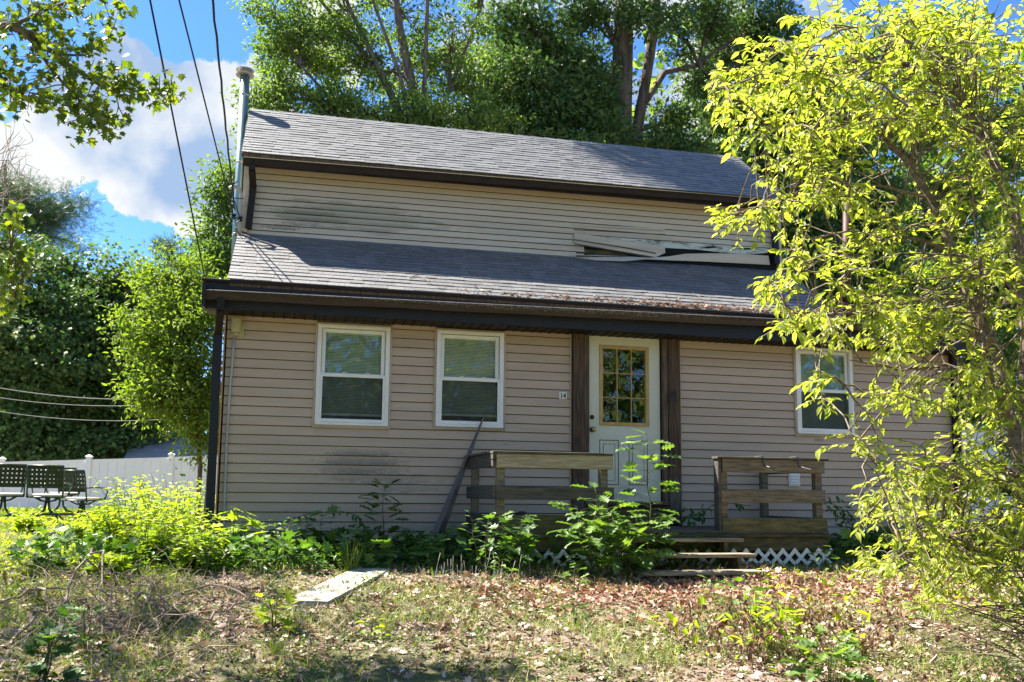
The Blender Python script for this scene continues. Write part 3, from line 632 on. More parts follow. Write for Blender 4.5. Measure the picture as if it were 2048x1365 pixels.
# downspout at the left corner
ds = MB(); ds.beam((-.05,-.42,2.50), (-.05,-.42,2.36), .075, .055, (0,1,0)).build('downspout_outlet', 'brown_metal', house)
dsp = MB().beam((-.05,-.425,2.37), (-.09,-.07,2.17), .075, .055, (0,0,1)).build('downspout_elbow', 'brown_metal', house)
MB().beam((-.09,-.07,2.21), (-.075,-.07,-.02), .085, .06, (0,1,0)).build('downspout', 'blue_black_metal', house)
MB().beam((-.065,-.08,.34), (.02,-.16,.12), .03, .012, (0,0,1)).build('downspout_strap', 'black_metal', house)

# ---- shingles
def shingle_variants(exp, prefix):
    out = []
    for i, w in enumerate((.10, .125, .15, .18, .22)):
        for th in (.010, .014):
            v = [(0,0,0),(w-.002,0,0),(w-.002,exp+.02,-.004),(0,exp+.02,-.004),(0,0,th),(w-.002,0,th),(w-.002,exp+.02,th*.3),(0,exp+.02,th*.3)]
            me = MB().add(v, [(0,1,5,4),(4,5,6,7),(1,2,6,5),(3,0,4,7)]).mesh('shingle'); me.materials.append(MATS['shingle']); out.append((w, me, v))
    return out
def shingle_roof(x0, x1, y0, zf, slope, length, rows, parts_max, xend=None):
    cs = math.cos(math.atan(slope)); sn = math.sin(math.atan(slope)); exp = length/rows; var = shingle_variants(exp, '')
    todo = []
    for r in range(rows):
        s = r*exp; y = y0+s*cs; x = x0-random.uniform(0, .12); xe = x1
        while x < xe-.02:
            k = random.randrange(len(var)); w = var[k][0]; xx = max(x, x0)
            if x+w > xe+.03: w = xe+.01-x
            todo.append((xx, y, k, r, min(w, x+w-xx))); x += w
    todo.sort(key=lambda q: (q[0]-.6)**2+(q[1]+10)**2)
    V, T, R, n = [], [], [], 0
    placed = 0
    for (x, y, k, r, w) in todo:
        z = zf(x, y)+.004; tl = math.atan((zf(x+1, y)-zf(x, y)))
        sx = w/var[k][0]
        mw = Matrix.Translation((x, y, z)) @ Matrix.Rotation(-tl, 4, 'Y') @ Matrix.Rotation(math.atan(slope)+random.uniform(-.004, .006), 4, 'X') @ Matrix.Diagonal((sx, 1, 1, 1))
        if placed < parts_max and .97 < sx < 1.03:
            link('shingle', var[k][1], None, house, mw); placed += 1
        else:
            vs = np.array([tuple(mw @ Vector(q)) for q in var[k][2]]); V.append(vs); T.append(np.array([(0,1,5,4),(4,5,6,7),(1,2,6,5),(3,0,4,7)])+n); n += 8; R += [random.random()]*8
    return np.concatenate(V), np.concatenate(T), R
m_, t_, o_ = MATS['shingle'], MATS['shingle'].node_tree, None
# joined shingles carry their tone in the attribute, single ones in their object random
hs = [n for n in t_.nodes if n.type == 'HUE_SAT'][0]; mr = [n for n in t_.nodes if n.type == 'MAP_RANGE'][0]
at_ = t_.nodes.new('ShaderNodeAttribute'); at_.attribute_name = 'rnd'; ad = t_.nodes.new('ShaderNodeMath'); ad.operation = 'ADD'
fr_ = t_.nodes.new('ShaderNodeMath'); fr_.operation = 'FRACT'
oi_ = [n for n in t_.nodes if n.type == 'OBJECT_INFO'][0]
t_.links.new(oi_.outputs['Random'], ad.inputs[0]); t_.links.new(at_.outputs['Fac'], ad.inputs[1]); t_.links.new(ad.outputs[0], fr_.inputs[0]); t_.links.new(fr_.outputs[0], mr.inputs[0])
V, T, R = shingle_roof(.0, TW+.01, RY0-.005, lowz, SL, 1.70, 15, 300)
link('shingle_field', npmesh('shingle_field', V, T, R), 'shingle', house, kind='stuff')
UT = .0115
EY, EZ, USL = .85, 4.535, .77
def upz(x, y): return EZ+(y-EY)*USL+UT*x
RY = 2.38
V, T, R = shingle_roof(.01, TW+.02, EY-.012, upz, USL, (RY-EY+.012)/math.cos(math.atan(USL)), 19, 0)
ur = link('upper_shingle_field', npmesh('upper_shingle_field', V, T, R), 'shingle', house, kind='stuff')
def slab(pts, th):
    pts = [tuple(p) for p in pts]; return MB().add(pts+[(x, y, z-th) for x, y, z in pts], [(0,1,2,3),(7,6,5,4),(0,4,5,1),(1,5,6,2),(2,6,7,3),(3,7,4,0)])
slab([(.01,EY,upz(0,EY)-.008),(TW+.02,EY,upz(TW,EY)-.008),(TW+.02,RY,upz(TW,RY)-.008),(.01,RY,upz(0,RY)-.008)], .05).build('upper_roof_deck', 'dark_wood', house)
slab([(.01,RY+.002,upz(0,RY)),(TW+.02,RY+.002,upz(TW,RY)),(TW+.02,6.3,upz(TW,RY)-1.55),(.01,6.3,upz(0,RY)-1.55)], .05).build('rear_roof', 'shingle', house)
# ridge caps
x = .0; 
while x < TW:
    L_ = .2; MB().add([(x,RY-.06,upz(x,RY)-.032),(x+L_+.02,RY-.06,upz(x+L_,RY)-.036),(x+L_+.02,RY,upz(x+L_,RY)+.012),(x,RY,upz(x,RY)+.02+random.uniform(0,.006)),(x+L_+.02,RY+.08,upz(x+L_,RY)-.02),(x,RY+.08,upz(x,RY)-.01)], [(0,1,2,3),(3,2,4,5)]).build('ridge_cap', 'shingle', house); x += L_
# gable triangles of the upper storey
for xg in (.04, 7.24):
    MB().add([(xg,1.1,4.3),(xg,6.2,4.2),(xg,RY,upz(xg,RY)-.05),(xg,1.1,4.55),(xg+.03,1.1,4.3),(xg+.03,6.2,4.2),(xg+.03,RY,upz(xg,RY)-.05),(xg+.03,1.1,4.55)], [(0,1,2,3),(7,6,5,4),(1,5,6,2),(0,3,7,4)]).build('gable_cladding', 'siding_upper_vinyl', house)
# upper fascia, gutter, soffit (tilted with the eave)
def tbox(x0, x1, y0, y1, z0, z1, name, m, parent=house, tl=UT):
    v = [(x0,y0,z0+tl*x0),(x1,y0,z0+tl*x1),(x1,y1,z0+tl*x1),(x0,y1,z0+tl*x0),(x0,y0,z1+tl*x0),(x1,y0,z1+tl*x1),(x1,y1,z1+tl*x1),(x0,y1,z1+tl*x0)]
    return MB().add(v, [(0,3,2,1),(4,5,6,7),(0,1,5,4),(1,2,6,5),(2,3,7,6),(3,0,4,7)]).build(name, m, parent)
tbox(.03, TW+.02, .865, .885, 4.375, 4.52, 'fascia', 'brown_metal')
tbox(.03, TW, .886, 1.098, 4.455, 4.47, 'soffit', 'brown_metal')
g2 = gutter(.04, TW+.02, 4.445, 4.515+UT*TW-.02, .863, 'brown_metal', 'lamp_beige', h=.075, w=.1)
MB().box(.06, 3.2, .855, .862, 4.455, 4.515).build('gutter_back', 'gutter_inside', g2)
for x in (.22, .86): MB().box(x, x+.03, .80, .86, 4.452, 4.462).build('gutter_hanger', 'cap_steel', g2)
# upper downspouts
MB().beam((.14,.80,4.37),(.14,.80,4.30),.075,.055,(0,1,0)).beam((.14,.80,4.31),(.155,1.03,4.17),.075,.055,(0,0,1)).beam((.155,1.035,4.2),(.12,1.035,3.66),.075,.055,(0,1,0)).build('downspout', 'brown_metal', house)
MB().beam((7.17,1.035,4.45),(7.2,1.03,3.74),.075,.055,(0,1,0)).build('downspout', 'blue_black_metal', house)
tbox(.035, .105, 1.06, 1.12, 3.62, 4.46, 'corner_board', 'siding_upper_vinyl'); tbox(7.23, 7.3, 1.06, 1.12, 3.66, 4.46, 'corner_board', 'siding_upper_vinyl')
# upper siding courses; the lower right ones have come off
UE = .0792; UZ = 3.655
def uplank(x0, x1, n, m='siding_upper_vinyl', frac=1):
    plank(x0, x1, UZ+n*UE, UZ+(n+frac)*UE, 1.1+random.uniform(-.001, .001), m, tilt=UT, full=UE)
BX = 4.39
for n in range(-1, 11):
    fr = 1 if UZ+(n+1)*UE < 4.47 else (4.47-UZ-n*UE)/UE
    if fr <= .05: continue
    if n < 3: 
        uplank(.1, BX, n, frac=fr)
    elif n in (3, 4, 5):
        uplank(.1, BX, n, frac=fr); uplank(BX+.003, 7.22, n, frac=fr)
    else:
        j = (5.62, 2.9, 3.9, 4.8, 2.2)[n-6]
        uplank(.1, j, n, frac=fr); uplank(j+.0015, 7.22, n, frac=fr)
def wallpoly(name, pts, Y, th, m, parent=house):
    """flat piece lying against the upper wall, outline from the photo"""
    P = [at(x, y, Y) for x, y in pts]; n = len(P)
    v = [(p[0], Y, p[2]) for p in P]+[(p[0], Y+th, p[2]) for p in P]
    return MB().add(v, [tuple(range(n))[::-1], tuple(range(n, 2*n))]+[(i, (i+1) % n, n+(i+1) % n, n+i) for i in range(n)]).build(name, m, parent)
wallpoly('torn_house_wrap', [(1160,468),(1300,474),(1420,480),(1538,488),(1536,506),(1500,509),(1440,505),(1400,500),(1330,496),(1240,486),(1160,478)], 1.088, .008, 'torn_wrap')
wallpoly('wrap_tear', [(1398,497),(1418,493),(1448,494),(1420,497)], 1.084, .002, 'dark_void')
wallpoly('wrap_tear', [(1470,498),(1495,496),(1517,499),(1490,500)], 1.084, .002, 'dark_void')
wallpoly('exposed_board', [(1152,499),(1230,502),(1262,513),(1152,507)], 1.088, .006, 'mossy_wood')
# hanging double course
def dtilt(pts, y0, y1, name):
    P = [at(x, y, 1.06) for x, y in pts]
    v = [(P[0][0], y0, P[0][2]), (P[1][0], y1, P[1][2]), (P[2][0], y1-.012, P[2][2]), (P[3][0], y0-.012, P[3][2])]
    MB().add(v+[(a, b+.006, c) for a, b, c in v], [(0,3,2,1),(4,5,6,7),(0,1,5,4),(1,2,6,5),(2,3,7,6),(3,0,4,7)]).build(name, 'siding_upper_vinyl', house)
dtilt([(1149,465),(1329,494),(1329,508),(1149,479)], 1.075, 1.045, 'loose_siding_board')
dtilt([(1149,478),(1329,507),(1310,516),(1149,487)], 1.068, 1.038, 'loose_siding_board')
dtilt([(1148,447),(1331,457),(1331,461),(1148,451)], 1.085, 1.08, 'loose_siding_edge')
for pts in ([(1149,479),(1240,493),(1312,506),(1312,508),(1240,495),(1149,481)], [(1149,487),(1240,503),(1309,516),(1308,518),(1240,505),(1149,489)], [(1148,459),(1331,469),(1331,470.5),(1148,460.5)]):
    wallpoly('painted_lap_shadow', pts, 1.03, .003, 'lap_shade_dirt')  # thin dark strips painted as the shadow lines below the loose boards
wallpoly('nail_hem', [(1152,511),(1240,513),(1300,517),(1298,519),(1240,516),(1152,514)], 1.0, .002, 'dark_wood')
# warped bottom strip
b = MB(); top = [(1146,511,1.05),(1190,510,1.04),(1250,513,1.02),(1300,516,1.0),(1340,513,1.02),(1370,508,1.05),(1420,507,1.075),(1480,508,1.08),(1537,512,1.082)]
bot = [(1150,515,.99),(1190,521,.95),(1250,523,.92),(1290,519,.95),(1340,521,1.0),(1370,522,1.05),(1420,524,1.07),(1480,527,1.075),(1540,530,1.078)]
vs = [at(x, y, Y) for x, y, Y in top]+[at(x, y, Y) for x, y, Y in bot]; vs += [v+np.array([0, .006, 0]) for v in vs]; n = 9
b.add(vs, [(i, n+i, n+i+1, i+1) for i in range(n-1)]+[(2*n+i, 2*n+i+1, 3*n+i+1, 3*n+i) for i in range(n-1)]+[(n+i, 3*n+i, 3*n+i+1, n+i+1) for i in range(n-1)]+[(i, i+1, 2*n+i+1, 2*n+i) for i in range(n-1)])
b.build('warped_siding_board', 'siding_upper_vinyl', house)

# ---- stove pipe at the left gable
PX, PYY = -.075, 2.3
sp = MB().tube([(PX,PYY,2.4),(PX,PYY,6.18)], .064, 20).build('stove_pipe', 'galvanised_steel', house, smooth=True)
for z in (5.85, 4.9, 3.9): MB().lathe((PX, PYY, z), [(.0642, 0), (.0675, .004), (.0675, .028), (.0642, .032)], 20).build('pipe_band', 'cap_steel', sp)
cp = MB().lathe((PX, PYY, 6.15), [(.066, 0), (.122, .0), (.124, .008), (.07, .03), (.07, .06)], 24).lathe((PX, PYY, 6.21), [(.09, .0), (.122, .012), (.123, .02), (.06, .05), (.02, .055)], 24).build('pipe_cap', 'cap_steel', sp)
for z, w in ((5.35, .1), (4.3, .15)): MB().bbox(PX, PX+w, PYY-.01, PYY+.01, z, z+.02).build('pipe_bracket', 'cap_steel', sp)
# service mast with gooseneck and insulators
MB().tube([(.02,1.02,3.58),(.02,1.02,4.05),(.0,1.0,4.12),(-.06,.97,4.15),(-.11,.95,4.11)], .024, 10).build('service_mast', 'conduit_grey', house, smooth=True)
ins = [at(467, 433, .9), at(480, 438, .98)]
for p in ins:
    MB().lathe(p, [(.012, -.035), (.03, -.025), (.03, -.008), (.015, 0), (.03, .01), (.03, .025), (.012, .035)], 10).build('insulator', 'black_metal', house)
for p in ins: MB().tube([p, (.03, 1.08, p[2]+.01)], .005, 5).build('insulator_arm', 'black_metal', house)
for k, (a, b_) in enumerate([((487,398),(462,396)), ((478,470),(472,455)), ((486,471),(484,460))]):
    MB().tube([at(*a, .98), at(*b_, .93)], .006, 6).build('cable_tie', 'black_metal', house)
for pts in ([(468,365),(463,385),(462,410),(466,432)], [(476,362),(464,372),(468,400),(480,436)], [(466,432),(472,445),(480,440)], [(463,433),(458,460),(473,472)]):
    MB().tube([at(x, y, .93+.01*i) for i, (x, y) in enumerate(pts)], .006, 5).build('service_cable', 'wire_black', house)

# ------------------------------------------------------------------ porch
PX0, PX1, PF = 2.66, 6.29, -1.3
porch = thing('wooden_porch', 'small weathered grey wood porch with plank railings, steps and white lattice below the white door', 'porch', (4.4, -.7, -.2))
DZ = .17
y = -.08
while y > PF: MB().bbox(PX0, PX1+.02, y-.135, y, DZ-.03, DZ+random.uniform(-.003,.003)).build('deck_board', 'deck_wood', porch); y -= .142
def pp(name, m, *a, **k): return MB().bbox(*a, b=.005).build(name, m, porch, **k)
# rim joists
pp('rim_joist', 'mossy_wood', PX0, PX1+.02, PF-.05, PF-.01, -.04, DZ-.035); pp('rim_joist', 'mossy_wood', PX0, PX0+.04, PF, -.05, -.04, DZ-.035); pp('rim_joist', 'mossy_wood', PX1-.02, PX1+.02, PF, -.05, -.04, DZ-.035)
pp('trim_board', 'mossy_wood', PX0-.03, PX1+.05, PF-.075, PF-.052, .10, .128)
# left rail: two runs
def post(x, y, z1=.90): return pp('post', 'rail_wood', x-.04, x+.04, y-.04, y+.04, -.02, z1)
post(2.715, PF+.03); post(3.79, PF+.03); post(2.70, -.16)
pp('rail_board', 'rail_wood_pale', 2.66, 3.87, PF-.05, PF-.012, .78, .92); pp('rail_board', 'dark_rail', 2.66, 3.88, PF-.05, PF-.012, .47, .60)
pp('rail_board', 'mossy_wood', 2.66, 3.9, PF-.05, PF-.012, .15, .32)
pp('rail_cap', 'dark_rail', 2.62, 3.87, PF-.07, PF+.07, .922, .945)
pp('rail_board', 'dark_rail', 2.625, 2.658, PF-.04, -.06, .79, .92); pp('rail_board', 'dark_rail', 2.625, 2.658, PF-.04, -.06, .47, .60); pp('rail_board', 'dark_rail', 2.625, 2.658, PF-.04, -.06, .17, .32)
pp('rail_cap', 'dark_rail', 2.60, 2.74, PF+.075, -.03, .922, .945); pp('ledge_board', 'dark_rail', 2.54, 2.66, PF, -.06, .12, .15)
# right rail
post(5.12, PF+.03); post(6.24, PF+.03); post(6.26, -.12)
pp('rail_board', 'rail_wood', 5.085, 6.29, PF-.05, PF-.012, .775, .915); pp('rail_board', 'rail_wood', 5.07, 6.29, PF-.05, PF-.012, .46, .60); pp('rail_board', 'mossy_wood', 5.075, 6.30, PF-.052, PF-.012, .16, .30)
pp('rail_cap', 'dark_rail', 5.02, 6.33, PF-.07, PF+.07, .917, .94); pp('corner_trim', 'dark_rail', 5.035, 5.07, PF-.05, PF+.06, .14, .915)
pp('rail_board', 'dark_rail', 6.27, 6.305, PF+.0, -.06, .46, .58); pp('rail_board', 'dark_rail', 6.27, 6.305, PF+.0, -.06, .17, .30); pp('rail_board', 'dark_rail', 6.27, 6.305, PF+.0, -.06, .79, .91)
for x in (2.9, 3.15): MB().lathe((x, -.5, DZ+.1), [(.07, -.1), (.085, -.06), (.09, 0), (.07, .05), (.03, .07)], 14).build('round_pot', 'black_metal', porch)
# plant hooks on the right rail and left end
for x, y1 in ((5.52, -.13), (5.93, -.16)):
    MB().tube([(x,PF+.05,.945),(x+.02,PF-.06,.948),(x+.02,PF-.075,.90),(x+.03,PF-.08,.85),(x+.06,PF-.14,.83),(x+.10,PF+y1*1.3,.81),(x+.105,PF+y1*1.35,.83)], .007, 6).build('plant_hook', 'black_metal', porch)
MB().tube([(2.66,PF-.05,.86),(2.5,PF-.06,.85),(2.46,PF-.06,.855),(2.455,PF-.06,.875)], .006, 6).build('plant_hook', 'black_metal', porch)
# steps
for (x0, x1, yf, z) in ((4.0, 5.2, -1.56, .10), (3.85, 5.17, -1.84, -.035), (3.86, 5.1, -2.14, -.175)):
    pp('tread', 'tread_wood', x0, x1, yf, yf+.22, z-.035, z)
for x in (3.95, 4.98):
    MB().add([(x,-1.35,-.3),(x,-1.35,.06),(x,-1.56,.06),(x,-1.58,-.07),(x,-1.84,-.075),(x,-1.86,-.21),(x,-2.12,-.215),(x,-2.12,-.32),
              (x+.04,-1.35,-.3),(x+.04,-1.35,.06),(x+.04,-1.56,.06),(x+.04,-1.58,-.07),(x+.04,-1.84,-.075),(x+.04,-1.86,-.21),(x+.04,-2.12,-.215),(x+.04,-2.12,-.32)],
             [tuple(range(8)), tuple(range(15, 7, -1))]+[(i, (i+1) % 8, 8+(i+1) % 8, 8+i) for i in range(8)]).build('stringer', 'mossy_wood', porch)
# lattice
def strip(x0, z0, x1, z1, y):
    MB().beam((x0, y, z0), (x1, y, z1), .036, .006, (0, 1, 0)).build('lattice_strip', 'white_vinyl', porch)
x = 2.9; s = .142; lz0, lz1 = -.19, -.02
while x < 6.27:
    h = lz1-lz0
    strip(x, lz0, x+h, lz1, PF-.066) ; strip(x+h, lz0, x, lz1, PF-.060)
    x += s

# ------------------------------------------------------------------ things near the house
p0, p1 = at(968, 830, -.04), at(872, 1075, -.42)
b = MB(); w = np.array([.075, 0, 0.01]); v = [p0+[0, -.004, 0], p0+[.012, 0, 0], p1+w, p1-w*.9, p1+[0, -.06, .02]]
v2 = [q+np.array([0, .012, 0]) for q in v]
o = b.add([v[0], v[1], v[2], v[4], v[3]]+[v2[0], v2[1], v2[2], v2[4], v2[3]], [(0,1,2,3),(0,3,4),(8,7,6,5),(9,8,5),(0,5,6,1),(1,6,7,2),(2,7,8,3),(3,8,9,4),(4,9,5,0)]).build('metal_strip', 'strip_metal')
tag(o, 'long tapering brown metal strip leaning on the wall beside the left porch rail', 'metal strip')
# concrete plank in the grass
a, b_ = ground_at(745, 1148), ground_at(612, 1215); d = (b_-a); d[2] = 0; d /= np.linalg.norm(d); sd = np.array([d[1], -d[0], 0])*.17
v = []
for q, dz in ((a, .05), (b_, .045)):
    for s_ in (-1, 1): v.append((q[0]+s_*sd[0], q[1]+s_*sd[1], float(gz(q[0], q[1]))+dz))
v = [v[0], v[1], v[3], v[2]]
o = MB().add(v+[(x, y, z-.06) for x, y, z in v], [(0,1,2,3),(7,6,5,4),(0,4,5,1),(1,5,6,2),(2,6,7,3),(3,7,4,0)]).build('concrete_plank', 'concrete_slab')
tag(o, 'pale flat concrete plank lying at an angle in the leaf litter', 'plank')

# overhead wires: from the house towards the street behind the camera
def wire(p_end, px, py, Yfar, r, label, sag=.15, ext=2.2, twist=0):
    a = np.array(p_end, float); b = at(px, py, Yfar); e = a+(b-a)*ext; n = 40; pts = []
    for i in range(n+1):
        t = i/n; q = a+(e-a)*t; q = q-np.array([0, 0, sag*4*t*(1-t)])*1.0
        if twist: q = q+np.array([math.cos(i*2.4), 0, math.sin(i*2.4)])*twist
        pts.append(q)
    return tag(MB().tube(pts, r, 6).build('overhead_wire', 'wire_black', smooth=True), label, 'wire', 'wires running from the house to the street')
wire(at(409, 553, -.36), 300, 0, -3.6, .0072, 'leftmost black overhead wire ending at the left tip of the low fascia', sag=.0)
wire(at(467, 431, .9), 358, 0, -3.2, .0072, 'middle black overhead wire ending at the gable insulators', sag=.0)
wire(at(469, 420, .93), 425, 0, -3.2, .0095, 'thickest black overhead wire, the right one of the three beside the flue', sag=.0, twist=.004)

# flue pole behind the right end
MB_ = MB().tube([at(1692, 640, 3.2), at(1695, 395, 3.2)], .074, 14).lathe(at(1695, 395, 3.2), [(.1, 0), (.1, .02), (.04, .06)], 14)
tag(MB_.build('flue_pole', 'rust', smooth=True), 'dark reddish brown pipe standing behind the right end of the low roof', 'pipe')

# roof debris
for k, (pts, lab) in enumerate([([(1295,566),(1310,565),(1322,572),(1330,578)], 'bare twig lying on the sunlit low roof right of the middle'), ([(1337,573),(1343,560)], 'short upright twig caught on the dark part of the low roof'),
        ([(1378,586),(1392,592),(1408,602)], 'crooked twig on the low roof closest to the right twig pile'), ([(820,558),(835,553),(850,562),(862,570)], 'small curled twig lying on the low roof above the second window')]):
    P = []
    for x, y in pts:
        d_ = ray(x, y); # meet the low roof plane
        nrm = np.array([0, -SL, 1.]); t0 = (RZ0-SL*RY0+.012-nrm @ CAM)/(nrm @ d_); P.append(CAM+d_*t0+[0, -.01, .012])
    tag(MB().tube(P, [.006]+[.004]*(len(P)-1), 5).build('twig', 'dead_twig'), lab, 'twig', 'twigs fallen on the low roof')
n = 1500; xs = np.concatenate([rng.normal(5.3, .9, n//2), rng.normal(6.8, .35, n//4), rng.uniform(2.5, 7.2, n//4)]); xs = xs[(xs > 2.2) & (xs < 7.3)]
ys = RY0+np.abs(rng.normal(0, .07, len(xs))); P = np.stack([xs, ys, [lowz(a, b) for a, b in zip(xs, ys)]+rng.uniform(.008, .03, len(xs))], 1)
o = leaf_obj('roof_litter', [leaves(P, rng.normal(0, 1, (len(P), 3))*[1, 1, .3], rng.normal(0, .3, (len(P), 3))+[0, 0, 1], rng.uniform(.02, .05, len(P)), CURL)], 'litter_leaf')
tag(o, None, None, kind='stuff')

# ------------------------------------------------------------------ patio chairs
def chair(loc, rz, label):
    t = thing('patio_chair', label, 'chair', (0, 0, 0), 'green patio chairs in the side yard')
    c, s = math.cos(rz), math.sin(rz)
    Rm = Matrix.Translation(Vector(loc)) @ Matrix.Rotation(rz, 4, 'Z') @ Matrix.Scale(.80, 4)
    def put(mb, name, m, smooth=False):
        me = mb.mesh(name, smooth); me.transform(Rm); return link(name, me, m, t)
    # faces -y; width .56
    w = .27
    fr = MB()
    for sx in (-1, 1):
        fr.tube([(sx*w,.26,.40),(sx*w,.27,.5),(sx*w*1.0,.33,.78),(sx*w,.37,.92)], .015, 6)
        fr.tube([(sx*w,.28,.62),(sx*(w+.05),.1,.63),(sx*(w+.05),-.2,.62),(sx*(w+.03),-.27,.55),(sx*w,-.24,.42)], .014, 6)
    fr.tube([(-w,.37,.92),(w,.37,.92)], .014, 6).tube([(-w,.28,.56),(w,.28,.56)], .013, 6)
    put(fr, 'frame', 'green_metal', True)
    put(MB().tube([(-w,-.25,.42),(w,-.25,.42),(w,.25,.40),(-w,.25,.40),(-w,-.25,.42)], .014, 6), 'seat_frame', 'green_metal', True)
    put(MB().bbox(-w+.01, w-.01, -.25, .25, .415, .455, b=.015), 'seat_cushion', 'cushion')
    def by(z): return .28+(z-.56)*.25
    for i in range(8):
        x = -w+.04+i*(2*w-.08)/7
        put(MB().add([(x-.022,by(.56)+.008,.56),(x+.022,by(.56)+.008,.56),(x+.022,by(.92)+.008,.92),(x-.022,by(.92)+.008,.92),(x-.022,by(.56)+.011,.56),(x+.022,by(.56)+.011,.56),(x+.022,by(.92)+.011,.92),(x-.022,by(.92)+.011,.92)], [(0,1,2,3),(7,6,5,4),(0,4,5,1),(2,6,7,3),(1,5,6,2),(3,7,4,0)]), 'back_strap', 'strap')
    for i in range(5):
        z = .595+i*.073
        put(MB().box(-w, w, by(z)-.004, by(z)-.001, z-.024, z+.024), 'back_strap', 'strap')
    legs = MB()
    put(MB().tube([(0,0,.40),(0,0,.30)], .04, 10).tube([(-.2,-.12,.41),(-.1,-.05,.34),(0,0,.32),(.1,.05,.34),(.2,.12,.41)], .014, 6).tube([(.2,-.12,.41),(.1,-.05,.34),(0,0,.32),(-.1,.05,.34),(-.2,.12,.41)], .014, 6), 'pedestal', 'green_metal', True)
    for k in range(4):
        a = math.pi/4+k*math.pi/2; ca, sa = math.cos(a), math.sin(a)
        put(MB().tube([(ca*.03,sa*.03,.33),(ca*.05,sa*.05,.2),(ca*.13,sa*.13,.11),(ca*.25,sa*.25,.08),(ca*.30,sa*.30,.0)], .017, 6), 'leg', 'green_metal', True)
    return t
for (px, pyb, rz, lab) in ((92, 1045, math.pi+.05, 'green metal patio chair seen from behind, the middle one with woven strap back'), (163, 1030, math.pi-.45, 'green patio chair turned to the right, beside the white fence post'),
                           (3, 1050, math.pi+.35, 'green patio chair cut by the left edge of the photo')):
    p = at(px, pyb, 3.5 if px != 163 else 4.1); z = float(gz(p[0], p[1])); chair((p[0], p[1], z+.0), rz, lab)
p = at(122, 1015, 5.2); chair((p[0], p[1], float(gz(p[0], p[1]))), .3, 'farthest green patio chair, mostly hidden behind the other two')
# umbrella base / footrest bar lying between the chairs
a, b_ = at(10, 1032, 3.1), at(150, 1029, 3.1)
tg = thing('fallen_table_frame', 'low dark green metal frame lying in the grass in front of the patio chairs', 'table frame', tuple(a))
MB().tube([a, (a+b_)/2+[0, 0, .01], b_], .016, 8).build('rail', 'green_metal', tg, smooth=True)
for px in (25, 62, 85, 112):
    q = at(px, 1032, 3.1); MB().tube([q, q+[.03, -.05, -.03], q+[.05, -.09, -.15]], .013, 6).build('leg', 'green_metal', tg, smooth=True)
# round garden light
p = at(107, 1080, .6); z = float(gz(p[0], p[1])); 
t = thing('garden_spotlight', 'round dark green garden spotlight lying in the grass at the left', 'spotlight', (p[0], p[1], z))
MB().lathe((p[0], p[1], p[2]), [(.04, .14), (.07, .1), (.078, .02), (.085, 0), (.085, -.01), (.07, -.012)], 20, 'Y').build('housing', 'green_metal', t, smooth=True)
MB().lathe((p[0], p[1]-.014, p[2]), [(.07, 0), (.05, -.004), (.01, -.006)], 20, 'Y').build('lens', 'black_metal', t)
MB().tube([(p[0], p[1]+.05, p[2]-.05), (p[0], p[1]+.05, z-.05)], .012, 6).build('stake', 'green_metal', t)

# ------------------------------------------------------------------ white fence and neighbour buildings
fence = thing('white_fence', 'long white vinyl privacy fence with capped posts behind the side yard', 'fence', (-4, 16, -.3))
fpts = [(-160, 929), (4, 924), (178, 919), (343, 914.5), (500, 906), (640, 898)]
FP = [at(x, y, 16.5-.25*i) for i, (x, y) in enumerate(fpts)]
for i, p in enumerate(FP):
    g = float(gz(p[0], p[1])); ps = MB().bbox(p[0]-.065, p[0]+.065, p[1]-.065, p[1]+.065, g-.1, p[2]+.05).build('post', 'white_fence', fence)
    MB().add([(p[0]-.085,p[1]-.085,p[2]+.05),(p[0]+.085,p[1]-.085,p[2]+.05),(p[0]+.085,p[1]+.085,p[2]+.05),(p[0]-.085,p[1]+.085,p[2]+.05),(p[0]-.085,p[1]-.085,p[2]+.08),(p[0]+.085,p[1]-.085,p[2]+.08),(p[0]+.085,p[1]+.085,p[2]+.08),(p[0]-.085,p[1]+.085,p[2]+.08),(p[0],p[1],p[2]+.13)],
             [(0,3,2,1),(0,1,5,4),(1,2,6,5),(2,3,7,6),(3,0,4,7),(4,5,8),(5,6,8),(6,7,8),(7,4,8)]).build('cap', 'white_fence', ps)
    if i:
        a, b_ = FP[i-1], p; L_ = b_-a
        MB().beam(a+L_*.03+[0, 0, -.05], b_-L_*.03+[0, 0, -.05], .05, .09).build('rail', 'white_fence', fence)
        MB().beam(a+L_*.03+[0, 0, -1.55], b_-L_*.03+[0, 0, -1.55], .05, .09).build('rail', 'white_fence', fence)
        for k in range(9):
            q0, q1 = a+L_*(.03+.94*k/9), a+L_*(.03+.94*(k+1)/9-.004); z0 = -1.5
            dd = np.array([0, .02, 0]); v = [q0+[0,-.01,z0], q1+[0,-.01,z0], q1+[0,-.01,-.08], q0+[0,-.01,-.08]]; v += [q+dd for q in v]
            MB().add(v, [(0,1,2,3),(7,6,5,4),(0,4,5,1),(1,5,6,2),(2,6,7,3),(3,7,4,0)]).build('panel', 'white_fence', fence)
def quadbuild(px, Y, dY, name, m, parent):
    P = [at(x, y, Y+(dY if k > 1 else 0)) for k, (x, y) in enumerate(px)]
    v = P+[p+np.array([0, 0, -.15]) for p in P]
    return MB().add(v, [(0,1,2,3),(7,6,5,4),(0,4,5,1),(1,5,6,2),(2,6,7,3),(3,7,4,0)]).build(name, m, parent)
nb = thing('neighbour_shed', 'grey shingled roof of a low building just behind the white fence', 'building', tuple(at(330, 960, 22)))
quadbuild([(246, 921), (470, 921), (470, 874), (268, 876)], 19, 3.5, 'roof', 'grey_roof', nb)
a, b_ = at(255, 921, 19.3), at(468, 921, 19.3); MB().box(a[0], b_[0], 19.3, 22, -.5, a[2]-.1).build('wall', 'siding_upper_vinyl', nb)
